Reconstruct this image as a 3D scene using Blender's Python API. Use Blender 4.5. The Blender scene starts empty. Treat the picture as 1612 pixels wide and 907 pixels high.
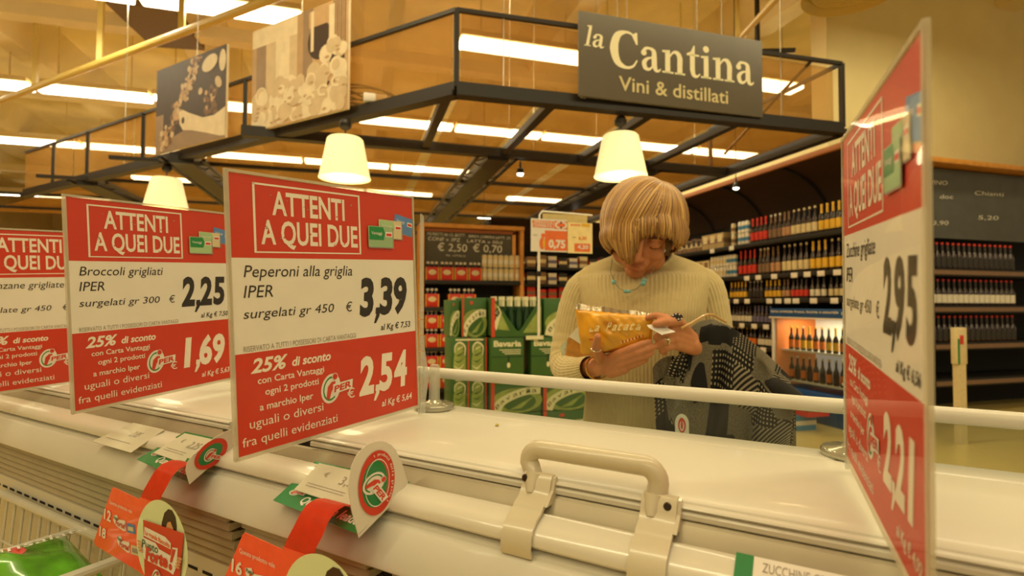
import bpy, bmesh, math, random
from mathutils import Vector, Matrix
random.seed(7)
C = bpy.context.scene.collection
SC = bpy.context.scene

# ---------------------------------------------------------------- camera
cam_d = bpy.data.cameras.new('camera')
cam = bpy.data.objects.new('camera', cam_d); C.objects.link(cam); SC.camera = cam
pit, rol, yaw = .0305780, .0029379, .28149
Fw = Vector((math.sin(yaw)*math.cos(pit), math.cos(yaw)*math.cos(pit), math.sin(pit)))
r0 = Vector((math.cos(yaw), -math.sin(yaw), 0)); u0 = r0.cross(Fw)
Rr = r0*math.cos(rol) + u0*math.sin(rol); Uu = -r0*math.sin(rol) + u0*math.cos(rol)
M = Matrix((Rr, Uu, -Fw)).transposed().to_4x4(); M.translation = (0, 0, 1.25)
cam.matrix_world = M
cam_d.sensor_width = 36; cam_d.lens = 836.15/1612*36
cam_d.clip_start = .02; cam_d.clip_end = 200
cam_d.dof.use_dof = True; cam_d.dof.focus_distance = .70; cam_d.dof.aperture_fstop = 6.0

# ---------------------------------------------------------------- world, lights, exposure
W = bpy.data.worlds.new('world'); SC.world = W; W.use_nodes = True
W.node_tree.nodes['Background'].inputs[0].default_value = (1, .82, .50, 1)
W.node_tree.nodes['Background'].inputs[1].default_value = .35
SC.view_settings.view_transform = 'Standard'; SC.view_settings.look = 'None'
SC.view_settings.gamma = 1; SC.view_settings.use_curve_mapping = False
SC.view_settings.exposure = 0.0
LIGHT = (1, .86, .51)
TUBE_E = 9.0            # emission of the fluorescent diffusers
def area(name, loc, sx, sy, power):
    l = bpy.data.lights.new(name, 'AREA'); l.shape = 'RECTANGLE'; l.size = sx; l.size_y = sy
    l.energy = power; l.color = LIGHT
    o = bpy.data.objects.new(name, l); o.location = loc; C.objects.link(o)
# the shop's rows of ceiling tubes, 3.5 m apart
for y, x0, x1, p in ((-3.5, -5, 7, 200), (0, -5, 7, 200), (3.5, -5, 7, 215), (7, 1.2, 6.9, 150), (7, -6, -.7, 130), (10.5, -.1, 9.2, 200), (10.5, -8, -1.8, 130), (14, -8, 3, 180)):
    area('ceiling_row_light', ((x0+x1)/2, y, 4.72), x1-x0, .25, p)

# ---------------------------------------------------------------- materials
def s2l(c): return tuple(((v/255)/12.92 if v/255 <= .04045 else ((v/255+.055)/1.055)**2.4) for v in c)
MATS = {}
def mat(name, rgb, rough=.5, metal=0, coat=0, emis=0, var=.06, vs=30, bump=0, bs=200, trans=0, ior=1.45, alpha=1, spec=.5, emc=None, thick=False):
    if name in MATS: return MATS[name]
    m = bpy.data.materials.new(name); m.use_nodes = True; nt = m.node_tree; b = nt.nodes['Principled BSDF']
    col = s2l(rgb)
    if var > 0:
        tc = nt.nodes.new('ShaderNodeTexCoord'); n = nt.nodes.new('ShaderNodeTexNoise'); n.inputs['Scale'].default_value = vs; n.inputs['Detail'].default_value = 3
        r = nt.nodes.new('ShaderNodeValToRGB')
        r.color_ramp.elements[0].position = .3; r.color_ramp.elements[1].position = .7
        r.color_ramp.elements[0].color = (*[max(0, c*(1-var)) for c in col], 1); r.color_ramp.elements[1].color = (*[min(1, c*(1+var)) for c in col], 1)
        nt.links.new(tc.outputs['Object'], n.inputs['Vector']); nt.links.new(n.outputs['Fac'], r.inputs['Fac']); nt.links.new(r.outputs['Color'], b.inputs['Base Color'])
    else: b.inputs['Base Color'].default_value = (*col, 1)
    b.inputs['Roughness'].default_value = rough; b.inputs['Metallic'].default_value = metal
    b.inputs['Coat Weight'].default_value = coat; b.inputs['Coat Roughness'].default_value = .04
    b.inputs['Transmission Weight'].default_value = trans; b.inputs['IOR'].default_value = ior; b.inputs['Alpha'].default_value = alpha
    b.inputs['Specular IOR Level'].default_value = spec
    if emis: b.inputs['Emission Color'].default_value = (*(emc or col), 1); b.inputs['Emission Strength'].default_value = emis
    if bump:
        tc = nt.nodes.new('ShaderNodeTexCoord'); n = nt.nodes.new('ShaderNodeTexNoise'); n.inputs['Scale'].default_value = bs; n.inputs['Detail'].default_value = 4
        bp = nt.nodes.new('ShaderNodeBump'); bp.inputs['Strength'].default_value = bump; bp.inputs['Distance'].default_value = .002
        nt.links.new(tc.outputs['Object'], n.inputs['Vector']); nt.links.new(n.outputs['Fac'], bp.inputs['Height']); nt.links.new(bp.outputs['Normal'], b.inputs['Normal'])
    MATS[name] = m; return m
def thin_clear(name, tint, fac, k=1.0):
    m = bpy.data.materials.new(name); m.use_nodes = True; nt = m.node_tree; nt.nodes.clear()
    o = nt.nodes.new('ShaderNodeOutputMaterial'); t = nt.nodes.new('ShaderNodeBsdfTransparent'); t.inputs[0].default_value = (*tint, 1)
    g = nt.nodes.new('ShaderNodeBsdfGlossy'); g.inputs['Roughness'].default_value = .02; fr = nt.nodes.new('ShaderNodeFresnel'); fr.inputs[0].default_value = fac
    mu = nt.nodes.new('ShaderNodeMath'); mu.operation = 'MULTIPLY'; ge = nt.nodes.new('ShaderNodeNewGeometry'); bf = nt.nodes.new('ShaderNodeMath'); bf.operation = 'MULTIPLY_ADD'; bf.inputs[1].default_value = -k; bf.inputs[2].default_value = k
    nt.links.new(ge.outputs['Backfacing'], bf.inputs[0]); nt.links.new(bf.outputs[0], mu.inputs[1]); nt.links.new(fr.outputs[0], mu.inputs[0])
    x = nt.nodes.new('ShaderNodeMixShader'); nt.links.new(mu.outputs[0], x.inputs[0]); nt.links.new(t.outputs[0], x.inputs[1]); nt.links.new(g.outputs[0], x.inputs[2]); nt.links.new(x.outputs[0], o.inputs[0])
    MATS[name] = m; return m
def veil(name, tint, col, fac):
    m = bpy.data.materials.new(name); m.use_nodes = True; nt = m.node_tree; nt.nodes.clear()
    o = nt.nodes.new('ShaderNodeOutputMaterial'); t = nt.nodes.new('ShaderNodeBsdfTransparent'); t.inputs[0].default_value = (*tint, 1)
    g = nt.nodes.new('ShaderNodeBsdfDiffuse'); g.inputs[0].default_value = (*s2l(col), 1)
    x = nt.nodes.new('ShaderNodeMixShader'); x.inputs[0].default_value = fac
    nt.links.new(t.outputs[0], x.inputs[1]); nt.links.new(g.outputs[0], x.inputs[2]); nt.links.new(x.outputs[0], o.inputs[0])
    MATS[name] = m; return m
m_white = mat('freezer_enamel', (207, 202, 187), .38, coat=.1, var=.02, vs=8)
m_alu = mat('anodised_aluminium', (168, 158, 134), .42, metal=.25, var=.04, vs=20)
m_rail = mat('price_rail_plastic', (216, 210, 194), .22, coat=.4, var=.01)
m_hplast = mat('handle_plastic', (203, 193, 168), .28, coat=.25, var=.02)
m_dark = mat('dark_void', (28, 24, 18), .8)
m_grille = mat('grille_plastic', (176, 166, 142), .5)
m_black = mat('black_iron', (34, 27, 20), .45, var=.1)
m_blackshelf = mat('black_shelf_steel', (30, 27, 24), .55)
m_red = mat('print_red', (200, 58, 34), .5, coat=.12, var=.03, vs=60)
m_paper = mat('print_white', (226, 220, 210), .55, coat=.12, var=.02)
m_ink = mat('print_black', (48, 42, 38), .5, coat=.1, var=0)
m_ltext = mat('print_cream', (232, 222, 208), .5, coat=.1, var=.03)
m_green = mat('print_green', (30, 128, 62), .45, coat=.4, var=.03)
m_blue = mat('print_blue', (92, 132, 190), .5, var=.1)
m_lgreen = mat('print_pale_green', (160, 190, 140), .5, var=.05)
m_clear = thin_clear('clear_acrylic', (.985, .985, .975), 1.42, .22)
m_frost = veil('cloudy_acrylic', (.9, .9, .86), (215, 215, 205), .35)
m_glass = thin_clear('guard_glass', (.80, .84, .80), 1.5)
m_mesh = veil('tan_mesh_infill', (.93, .84, .70), (206, 164, 100), .25)
m_wood = mat('golden_oak_trim', (196, 134, 52), .45, var=.15, vs=12)
m_tan = mat('orange_tan_print', (226, 110, 50), .5)
m_screw = mat('dark_screw', (70, 58, 44), .3, metal=.8)
m_steel = mat('zinc_steel', (190, 188, 176), .3, metal=.7)

# ---------------------------------------------------------------- builders
def bx(bm, x0, x1, y0, y1, z0, z1, bev=0, mi=0, M=None):
    x0, x1 = min(x0, x1), max(x0, x1); y0, y1 = min(y0, y1), max(y0, y1); z0, z1 = min(z0, z1), max(z0, z1)
    v = [bm.verts.new(p) for p in ((x0,y0,z0),(x1,y0,z0),(x1,y1,z0),(x0,y1,z0),(x0,y0,z1),(x1,y0,z1),(x1,y1,z1),(x0,y1,z1))]
    f = [bm.faces.new([v[i] for i in q]) for q in ((3,2,1,0),(4,5,6,7),(0,1,5,4),(1,2,6,5),(2,3,7,6),(3,0,4,7))]
    for q in f: q.material_index = mi
    if bev:
        r = bmesh.ops.bevel(bm, geom=list({e for q in f for e in q.edges}), offset=bev, segments=2, affect='EDGES', profile=.5)
        for q in r['faces']: q.material_index = mi
        v = list({w for q in r['faces'] for w in q.verts})
    if M is not None:
        for w in v: w.co = M @ w.co
    return bm
def frame_of(t):
    t = t.normalized(); a = Vector((0,0,1)) if abs(t.z) < .9 else Vector((1,0,0))
    x = t.cross(a).normalized(); return x, x.cross(t).normalized()
def tube(bm, pts, rad, seg=10, mi=0, cap=True, flat=1.0, up=None):
    pts = [Vector(p) for p in pts]; n = len(pts)
    rad = rad if isinstance(rad, (list, tuple)) else [rad]*n
    rings = []; X = None
    for i, p in enumerate(pts):
        t = (pts[min(i+1, n-1)] - pts[max(i-1, 0)]).normalized()
        if X is None:
            X, Y = frame_of(t)
            if up is not None: Y = Vector(up); X = t.cross(Y).normalized(); Y = X.cross(t).normalized()
        else:
            X = (X - t*X.dot(t)).normalized(); Y = X.cross(t).normalized()
        rings.append([bm.verts.new(p + X*math.cos(a)*rad[i] + Y*math.sin(a)*rad[i]*flat) for a in [2*math.pi*k/seg for k in range(seg)]])
    for a, b in zip(rings, rings[1:]):
        for k in range(seg):
            q = bm.faces.new((a[k], b[k], b[(k+1)%seg], a[(k+1)%seg])); q.material_index = mi
    if cap:
        q = bm.faces.new(rings[0]); q.material_index = mi; q = bm.faces.new(rings[-1][::-1]); q.material_index = mi
    return bm
def lathe(bm, prof, c=(0,0,0), seg=16, M=None):
    """prof: list of (radius, z[, mat])"""
    rings = []
    for pr in prof:
        r, z = pr[0], pr[1]
        rings.append([bm.verts.new((c[0]+r*math.cos(2*math.pi*k/seg), c[1]+r*math.sin(2*math.pi*k/seg), c[2]+z)) for k in range(seg)])
    for i, (a, b) in enumerate(zip(rings, rings[1:])):
        mi = prof[i+1][2] if len(prof[i+1]) > 2 else 0
        for k in range(seg):
            q = bm.faces.new((a[k], a[(k+1)%seg], b[(k+1)%seg], b[k])); q.material_index = mi
    q = bm.faces.new(rings[0][::-1]); q.material_index = prof[0][2] if len(prof[0]) > 2 else 0
    q = bm.faces.new(rings[-1]); q.material_index = prof[-1][2] if len(prof[-1]) > 2 else 0
    if M is not None:
        for R in rings:
            for w in R: w.co = M @ w.co
    return bm
def poly(bm, pts, mi=0):
    q = bm.faces.new([bm.verts.new(p) for p in pts]); q.material_index = mi; return q
def slab(bm, pts, n, mi=0):
    """planar outline given a thickness vector"""
    n = Vector(n); a = [bm.verts.new(p) for p in pts]; b = [bm.verts.new(Vector(p)+n) for p in pts]
    bm.faces.new(a).material_index = mi; bm.faces.new(b[::-1]).material_index = mi
    for i in range(len(a)):
        j = (i+1) % len(a); bm.faces.new((a[j], a[i], b[i], b[j])).material_index = mi
def extr(bm, prof, y0, y1, mi=0):
    """(x,z) outline extruded along y"""
    slab(bm, [(x, y0, z) for x, z in prof], (0, y1-y0, 0), mi)
def grid(bm, fn, nu, nv, mi=0, closeu=False):
    vs = [[bm.verts.new(fn(i/(nu if closeu else nu-1), j/(nv-1))) for j in range(nv)] for i in range(nu)]
    for i in range(nu if closeu else nu-1):
        for j in range(nv-1):
            bm.faces.new((vs[i][j], vs[(i+1)%nu][j], vs[(i+1)%nu][j+1], vs[i][j+1])).material_index = mi
    return vs
NB = bmesh.new
def obj(name, bm, mats, parent=None, org=(0,0,0), smooth=True, ang=35, fixn=True):
    if fixn: bmesh.ops.recalc_face_normals(bm, faces=bm.faces)
    org = Vector(org)
    if org.length > 0:
        for v in bm.verts: v.co -= org
    me = bpy.data.meshes.new(name); bm.to_mesh(me); bm.free()
    for m in (mats if isinstance(mats, (list, tuple)) else [mats]): me.materials.append(m)
    if smooth:
        me.shade_smooth(); me.set_sharp_from_angle(angle=math.radians(ang))
    o = bpy.data.objects.new(name, me); C.objects.link(o)
    if parent: o.parent = parent
    return o
def tag(o, label=None, cat=None, group=None, kind=None):
    if label: o['label'] = label
    if cat: o['category'] = cat
    if group: o['group'] = group
    if kind: o['kind'] = kind
    return o
ROT_L = math.radians(44.2828)              # the freezer and the left wing of the canopy run on this diagonal
class Thing:
    """an Empty at a thing's base; parts are built in the frame rotated by rot about the world origin"""
    def __init__(s, name, label, cat, base=(0,0,0), rot=0, group=None, R=None):
        s.R = R if R is not None else Matrix.Rotation(rot, 4, 'Z')
        s.base = Vector(base); s.o = bpy.data.objects.new(name, None); C.objects.link(s.o); s.o.empty_display_size = .05
        s.o.matrix_world = s.R @ Matrix.Translation(s.base)
        tag(s.o, label, cat, group)
    def part(s, name, bm, mats, parent=None, label=None, **k):
        p = obj(name, bm, mats, parent or s.o, org=s.base, **k)
        if label: p['label'] = label
        return p
def one(name, bm, mats, label, cat, base=(0,0,0), rot=0, group=None, **k):
    """a thing that is a single mesh"""
    o = obj(name, bm, mats, None, org=base, **k)
    o.matrix_world = Matrix.Rotation(rot, 4, 'Z') @ Matrix.Translation(Vector(base))
    return tag(o, label, cat, group)
def struct(name, bm, mats, **k):
    return tag(obj(name, bm, mats, **k), kind='structure')
def copy_tree(o, parent=None):
    c = o.copy(); C.objects.link(c); c.parent = parent
    if parent: c.matrix_parent_inverse = o.matrix_parent_inverse.copy()
    for ch in list(o.children): copy_tree(ch, c)
    return c

# ---------------------------------------------------------------- lettering
_tc = {}
def _text(s, shear=0, bold=0, track=1.0):
    k = (s, shear, bold, track)
    if k in _tc: return _tc[k]
    cu = bpy.data.curves.new('t', 'FONT'); cu.body = s; cu.size = 1; cu.shear = shear; cu.offset = bold; cu.resolution_u = 3; cu.space_character = track
    o = bpy.data.objects.new('t', cu); C.objects.link(o)
    dg = bpy.context.evaluated_depsgraph_get(); dg.update()
    me = bpy.data.meshes.new_from_object(o.evaluated_get(dg))
    vs = [(v.co.x, v.co.y) for v in me.vertices]; fs = [list(p.vertices) for p in me.polygons]
    bpy.data.objects.remove(o); bpy.data.curves.remove(cu); bpy.data.meshes.remove(me)
    x0 = min(v[0] for v in vs); x1 = max(v[0] for v in vs)
    _tc[k] = ([((x-x0)/(x1-x0), y) for x, y in vs], fs); return _tc[k]
CAPH = max(v[1] for v in _text('H')[0])
def text(bm, s, P0, P1, H, shear=0, bold=0, mi=0, track=1.0, off=(0,0,0)):
    """flat lettering: baseline from P0 to P1, cap height vector H"""
    vs, fs = _text(s, shear, bold, track); P0 = Vector(P0)+Vector(off); D = Vector(P1)+Vector(off)-P0; H = Vector(H)
    b = [bm.verts.new(P0 + D*x + H*(y/CAPH)) for x, y in vs]
    for f in fs:
        try: bm.faces.new([b[i] for i in f]).material_index = mi
        except ValueError: pass
def plane_map(O, X, Y, N):
    O, X, Y, N = map(Vector, (O, X, Y, N))
    return lambda x, y, k=0: O + X*x + Y*y + N*(.00025*k)
def disc(bm, f, cx, cy, rx, ry, k, mi, n=28, rot=0, a0=0, a1=360):
    pts = []
    for i in range(n if a1-a0 == 360 else n+1):
        a = math.radians(a0+(a1-a0)*i/n); x, y = rx*math.cos(a), ry*math.sin(a)
        pts.append(f(cx+x*math.cos(rot)-y*math.sin(rot), cy+x*math.sin(rot)+y*math.cos(rot), k))
    poly(bm, pts, mi)
def ring(bm, f, cx, cy, r0, r1, k, mi, sx=1, sy=1, a0=0, a1=360, n=36, rot=0):
    for i in range(n):
        q = []
        for a, r in ((i, r0), (i, r1), (i+1, r1), (i+1, r0)):
            t = math.radians(a0+(a1-a0)*a/n); x, y = r*math.cos(t)*sx, r*math.sin(t)*sy
            q.append(f(cx+x*math.cos(rot)-y*math.sin(rot), cy+x*math.sin(rot)+y*math.cos(rot), k))
        poly(bm, q, mi)
def logo(bm, f, cx, cy, s, k, rot=0, W=0, R=1, G=2):
    """white ring emblem: slanted red figure with a round head, the letters PER in a white-edged box"""
    c, sn = math.cos(rot), math.sin(rot)
    g = lambda x, y, kk=0: f(cx+(x*c-y*sn)*s, cy+(x*sn+y*c)*s, kk)
    disc(bm, g, 0, 0, .62, .82, k, W, rot=-.25)
    ring(bm, g, 0, 0, .44, .52, k+1, G, sx=.95, sy=1.3, rot=-.25, a0=60, a1=320)
    poly(bm, [g(x, y, k+2) for x, y in ((-.32,-.52), (-.12,-.60), (.02,-.2), (.28,.2), (.3,.36), (.05,.36), (-.2,.12))], R)
    disc(bm, g, .28, .62, .2, .2, k+2, W); disc(bm, g, .28, .62, .16, .17, k+3, R)
    poly(bm, [g(x, y, k+3) for x, y in ((.08,-.36), (1.42,-.22), (1.48,.3), (.14,.2))], W)
    text(bm, 'PER', g(.18,-.25,k+4), g(1.36,-.12,k+4), g(.04,.33,0)-g(0,0,0), bold=.035, mi=R)

# ================================================================= SETTING
m_floor = mat('floor_tile', (205, 180, 110), .35, coat=.2, var=.05, vs=3)
m_wall = mat('wall_plaster', (222, 205, 150), .8, var=.04, vs=2, bump=.1, bs=60)
m_wall2 = mat('wall_plaster_tall', (205, 178, 120), .8, var=.05, vs=2)
m_ceil = mat('ceiling_panel', (236, 218, 168), .8, var=.10, vs=1.5)
m_ceil2 = mat('ceiling_beam_paint', (222, 204, 154), .7, var=.06, vs=2)
struct('floor', bx(NB(), -14, 14, -6, 30, -.1, 0), m_floor)
struct('ceiling', bx(NB(), -14, 14, -6, 30, 5.9, 6.0), m_ceil)
struct('wall_back', bx(NB(), -14, 14, 29.8, 30, 0, 5.9), m_wall2)
struct('wall_left', bx(NB(), -14, -13.8, -6, 30, 0, 5.9), m_wall2)
struct('wall_right', bx(NB(), 13.8, 14, 5.3, 30, 0, 5.9), m_wall2)
struct('wall_tall', bx(NB(), 5.45, 14, 5.07, 5.3, 0, 5.9), m_wall)
struct('wall_low', bx(NB(), 5.45, 5.6, 5.3, 14, 0, 3.35), m_wall)
# folded ceiling beams running away from the viewer, and flat purlins across
for i, x in enumerate((-11, -8.2, -5.4, -2.6, .2, 3.0, 5.8, 8.6)):
    bm = NB(); extr(bm, [(x-.45, 5.9), (x-.16, 5.35), (x+.16, 5.35), (x+.45, 5.9)], -2, 29.8)
    struct('trim_%d' % (i+1), bm, m_ceil2)
for i, y in enumerate((5.2, 8.9, 12.3, 15.8, 19.5, 23.5)):
    struct('trim_%d' % (i+20), bx(NB(), -13.8, 13.8, y-.12, y+.12, 5.22, 5.42), m_ceil2)

# service pipes, duct box, air diffuser
m_pipe = mat('painted_pipe', (205, 178, 96), .4, var=.03)
bm = tube(NB(), [(-5.2, 9.75, 4.3), (-3.774, 8.396, 4.3), (-1.584, 6.364, 4.3), (-.2, 5.07, 4.3)], .045, 10)
for t in (.15, .4, .65, .9):
    bx(bm, -5.2+5*t-.03, -5.2+5*t+.03, 9.75-4.68*t-.03, 9.75-4.68*t+.03, 4.3, 5.4)
one('service_pipe', bm, m_pipe, 'long pale pipe slanting under the ceiling behind the small grape poster', 'pipe')
bm = tube(NB(), [(4.55, 6.5, 4.3), (4.159, 5.025, 4.3), (3.97, 4.288, 4.3), (3.8, 3.6, 4.3)], .035, 10)
bx(bm, 4.1, 4.14, 5.0, 5.04, 4.3, 5.9)
one('service_pipe', bm, m_pipe, 'short pale pipe rising toward the round ceiling diffuser above the dark sign', 'pipe')
bm = tube(NB(), [(4.15, 5.6, 4.05), (4.55, 5.2, 4.28), (4.95, 5.05, 4.28)], .03, 8)
bx(bm, 4.53, 4.57, 5.18, 5.22, 4.28, 5.4)
one('cable_conduit', bm, m_black, 'dark bent conduit between dark sign and tall wall', 'conduit')
th = Thing('air_diffuser', 'round ceiling air diffuser of stepped rings at top right', 'vent', (5.05, 4.35, 4.6))
for k, (r, z) in enumerate(((.50, 0), (.40, .05), (.30, .09), (.2, .13))):
    th.part('ring', lathe(NB(), [(r-.09, z+.1), (r-.01, z), (r, z), (r+.005, z+.02), (r-.07, z+.12)], (5.05, 4.35, 4.6), 40), m_pipe)
th.part('duct', lathe(NB(), [(.35, .13), (.36, 1.2)], (5.05, 4.35, 4.6), 32), m_pipe)
bm = NB(); slab(bm, [(-3.25, 8.05, 5.2), (-2.45, 8.05, 5.2), (-2.35, 9.2, 5.2), (-3.1, 9.3, 5.2)], (0, 0, .1))
one('duct_panel', bm, mat('duct_dark', (110, 88, 45), .7), 'dark grey duct panel on ceiling above long slanting pipe', 'duct')

# rows of fluorescent ceiling lights
m_tube = mat('tube_diffuser', (255, 238, 205), .4, emis=TUBE_E, var=0, emc=(1, .9, .66))
m_house = mat('light_housing', (225, 205, 150), .5)
n_row = 0
def light_row(y, x0, x1, n, where, z=4.8):
    L = (x1-x0)/n
    for i in range(n):
        a = x0+L*i+.03; b = x0+L*(i+1)-.03
        t = Thing('ceiling_light', 'long fluorescent light %s' % (where if isinstance(where, str) else where[i]), 'light', ((a+b)/2, y, z), group='rows of ceiling lights')
        t.part('housing', bx(NB(), a, b, y-.17, y+.17, z+.03, z+.11, .01), m_house)
        t.part('diffuser', bx(NB(), a+.01, b-.01, y-.15, y+.15, z-.045, z+.03, .02), m_tube)
        bm = NB()
        for x in (a+.3, b-.3): bx(bm, x-.008, x+.008, y-.008, y+.008, z+.11, 5.9)
        t.part('hanger', bm, m_house)['kind'] = 'stuff'
light_row(7, -6.2, -.68, 3, ['in the nearest row, beyond the left edge of the photo', 'in the nearest row, cut by the top left corner', 'in the nearest row, ending just left of the large vegetable poster'])
light_row(7, 1.24, 6.94, 3, ['in the nearest row, between corner post and dark sign', 'in the nearest row, hidden behind the dark sign', 'in the nearest row, sticking out right of the dark sign'])
light_row(10.5, -8.6, -1.75, 4, ['in the second row, past the left edge of the photo', 'in the second row at the left edge', 'in the second row just left of the small poster', 'in the second row between the two posters'])
light_row(10.5, -.06, 9.3, 5, ['in the second row, first right of the large poster', 'in the second row, through the first front bay', 'in the second row, crossed by the second canopy beam', 'in the second row behind the right pendant lamp', 'in the second row, farthest right under the canopy'])
light_row(14.1, -8.5, -3.5, 2, ['in the third row, at the left edge of the photo', 'in the third row behind foot of the small poster'])
light_row(14.0, -3.45, 2.85, 3, ['in the third row, left of the middle pendant lamp', 'in the third row behind the middle pendant lamp', 'in the third row, right of the middle pendant lamp'])
light_row(14.2, 9.7, 10.8, 1, 'in the third row, small one right of the woman\'s head')
light_row(17.3, -6.2, 2.3, 4, ['in the fourth row above the left pendant lamp', 'in the fourth row right above the left pendant lamp', 'in the fourth row left of the middle lamp', 'in the fourth row right of the middle lamp'])
light_row(17.0, 4.7, 6.9, 1, 'in the fourth row, above the small pole sign')
light_row(21.0, 4.6, 7.0, 1, 'in the farthest row, just above the pole sign corner')
light_row(21.0, -12, -7.5, 1, 'in the farthest row at the left edge of the photo')

# ================================================================= CANOPY
KX, KY = .654, 3.713                        # its corner
dL = Vector((-.6982, .7159, 0)); dN = Vector((.7159, .6982, 0))
K = Vector((KX, KY, 0)); E1 = K + dL*7.4; ZB = 2.75
cn = Thing('canopy', 'large dark iron canopy frame with tan mesh infill hanging over the wine department', 'canopy', (KX, KY, ZB))
def beam(bm, a, b, w, z0, z1, mi=0):
    a = Vector((a[0], a[1], 0)); b = Vector((b[0], b[1], 0)); d = (b-a).normalized(); n = Vector((-d.y, d.x, 0))*w/2
    slab(bm, [a-n+Vector((0,0,z0)), b-n+Vector((0,0,z0)), b+n+Vector((0,0,z0)), a+n+Vector((0,0,z0))], (0,0,z1-z0), mi)
    return bm
RE = (4.03, 3.60)
for a, b in ((K, E1), (K, RE), (RE, (4.03, 9.2))):
    bm = beam(NB(), a, b, .10, ZB-.02, ZB+.02); beam(bm, a, b, .05, ZB+.02, ZB+.085)
    cn.part('edge_beam', bm, m_black)
cn.part('top_rail', beam(NB(), K, E1, .03, 3.345, 3.375), m_black)
cn.part('top_rail', beam(NB(), K, RE, .03, 3.345, 3.375), m_black)
cn.part('top_rail', beam(NB(), RE, (4.03, 5.4), .03, 3.345, 3.375), m_black)
for p in (K, Vector((*RE, 0)), K+dL*2.43, K+dL*1.15, K+dL*4.25, K+dL*5.55, K+dL*6.5, Vector((4.03, 5.4, 0))):
    if p is not None and abs((p-K-dL*1.15).length) > .01:
        cn.part('post', bx(NB(), p.x-.018, p.x+.018, p.y-.018, p.y+.018, ZB+.05, 3.36), m_black)
cn.part('brace', tube(NB(), [(3.72, 3.62, 3.35), (3.60, 4.6, 2.8)], .014, 6), m_black)
for x in (.6, 1.38, 2.2, 3.0):
    cn.part('cross_beam', bx(NB(), x-.035, x+.035, KY if x > .65 else KY+.06, 5.12, ZB-.015, ZB+.045), m_black)
cn.part('inner_beam', bx(NB(), -1.0, 4.0, 5.06, 5.16, ZB-.03, ZB+.06), m_black)
for y in (6.4, 7.6, 8.9, 10.2):
    cn.part('purlin', bx(NB(), -6.5 if y > 8 else 2*KX-y+2.6, 4.0, y-.02, y+.02, ZB-.01, ZB+.03), m_black)
def truss(x, y0, y1):
    bm = bx(NB(), x-.11, x+.11, y0, y1, ZB-.06, ZB+.05)
    for s in (-.2, .2): bx(bm, x+s-.018, x+s+.018, y0, y1, ZB-.03, ZB)
    y = y0
    while y < y1-.4:
        for s in (-.2, .2): tube(bm, [(x, y, ZB), (x+s, y+.3, ZB-.015), (x, y+.6, ZB)], .008, 4)
        y += .6
    cn.part('truss', bm, m_black)
truss(1.33, 5.1, 11.5); truss(3.0, 5.1, 11.5); truss(-1.76, 6.15, 11.5); truss(-3.2, 7.65, 11.5); truss(-.3, 5.1, 11.5) if False else None
# mesh infill panels
for i in range(5):
    a = K+dL*(.04+1.48*i); b = K+dL*(.04+1.48*(i+1)-.05); bm = NB()
    slab(bm, [a+Vector((0,0,2.84)), b+Vector((0,0,2.84)), b+Vector((0,0,3.34)), a+Vector((0,0,3.34))], dN*.004)
    cn.part('mesh_panel', bm, m_mesh)
for x0, x1 in ((.69, 2.3), (2.33, 4.0)):
    cn.part('mesh_panel', bx(NB(), x0, x1, KY-.002-(x0-.65)*.03, KY+.002-(x0-.65)*.03, 2.84, 3.34), m_mesh)
xs = (.63, 1.345, 2.165, 2.965, 4.0)
for x0, x1 in zip(xs, xs[1:]):
    cn.part('mesh_panel', bx(NB(), x0+.075, x1-.04, KY+.08, 5.05, ZB+.05, ZB+.054), m_mesh)
    cn.part('mesh_panel', bx(NB(), x0+.075, x1-.04, 5.18, 9.2, ZB+.05, ZB+.054), m_mesh)
bm = NB(); slab(bm, [(.55, 3.9, ZB+.05), (.55, 5.04, ZB+.05), (-.62, 5.04, ZB+.05)], (0,0,.004)); cn.part('mesh_panel', bm, m_mesh)
bm = NB(); slab(bm, [(.6, 5.2, ZB+.05), (.6, 11, ZB+.05), (-6, 11, ZB+.05), (-.8, 5.2, ZB+.05)], (0,0,.004)); cn.part('mesh_panel', bm, m_mesh)
# suspension wires, clips and a coil of cable lying on it
bm = NB()
for p in ((1.0, 3.7), (1.9, 3.66), (2.6, 3.64), (3.4, 3.62), (1.3, 4.6), (1.7, 5.1), (2.4, 5.1), (3.6, 5.1), (-.5, 4.9), (-1.6, 6.0), (-2.6, 7.05)):
    tube(bm, [(p[0], p[1], ZB+.05), (p[0], p[1], 5.9)], .004, 5, cap=False)
cn.part('suspension_wires', bm, m_steel)['kind'] = 'stuff'
bm = NB()
for k in range(5): tube(bm, [(.05+.33*math.cos(a/10)*(1-.08*k), 4.6+.12*math.sin(a/10), 2.92+.05*k*.5+.03*math.sin(a/10+k)) for a in range(0, 66, 4)], .008, 5)
tube(bm, [(-.3, 4.6, 2.88), (-.25, 4.5, 3.05), (-.1, 4.5, 3.0), (.1, 4.45, 2.9)], .01, 5)
one('cable_coil', bm, m_black, 'loose coil of dark cable lying on the canopy left of its corner', 'cable')
one('junction_box', bx(NB(), .02, .20, 4.27, 4.35, 2.84, 2.91, .01), m_paper, 'small white junction box on the canopy beside large poster', 'box')
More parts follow.
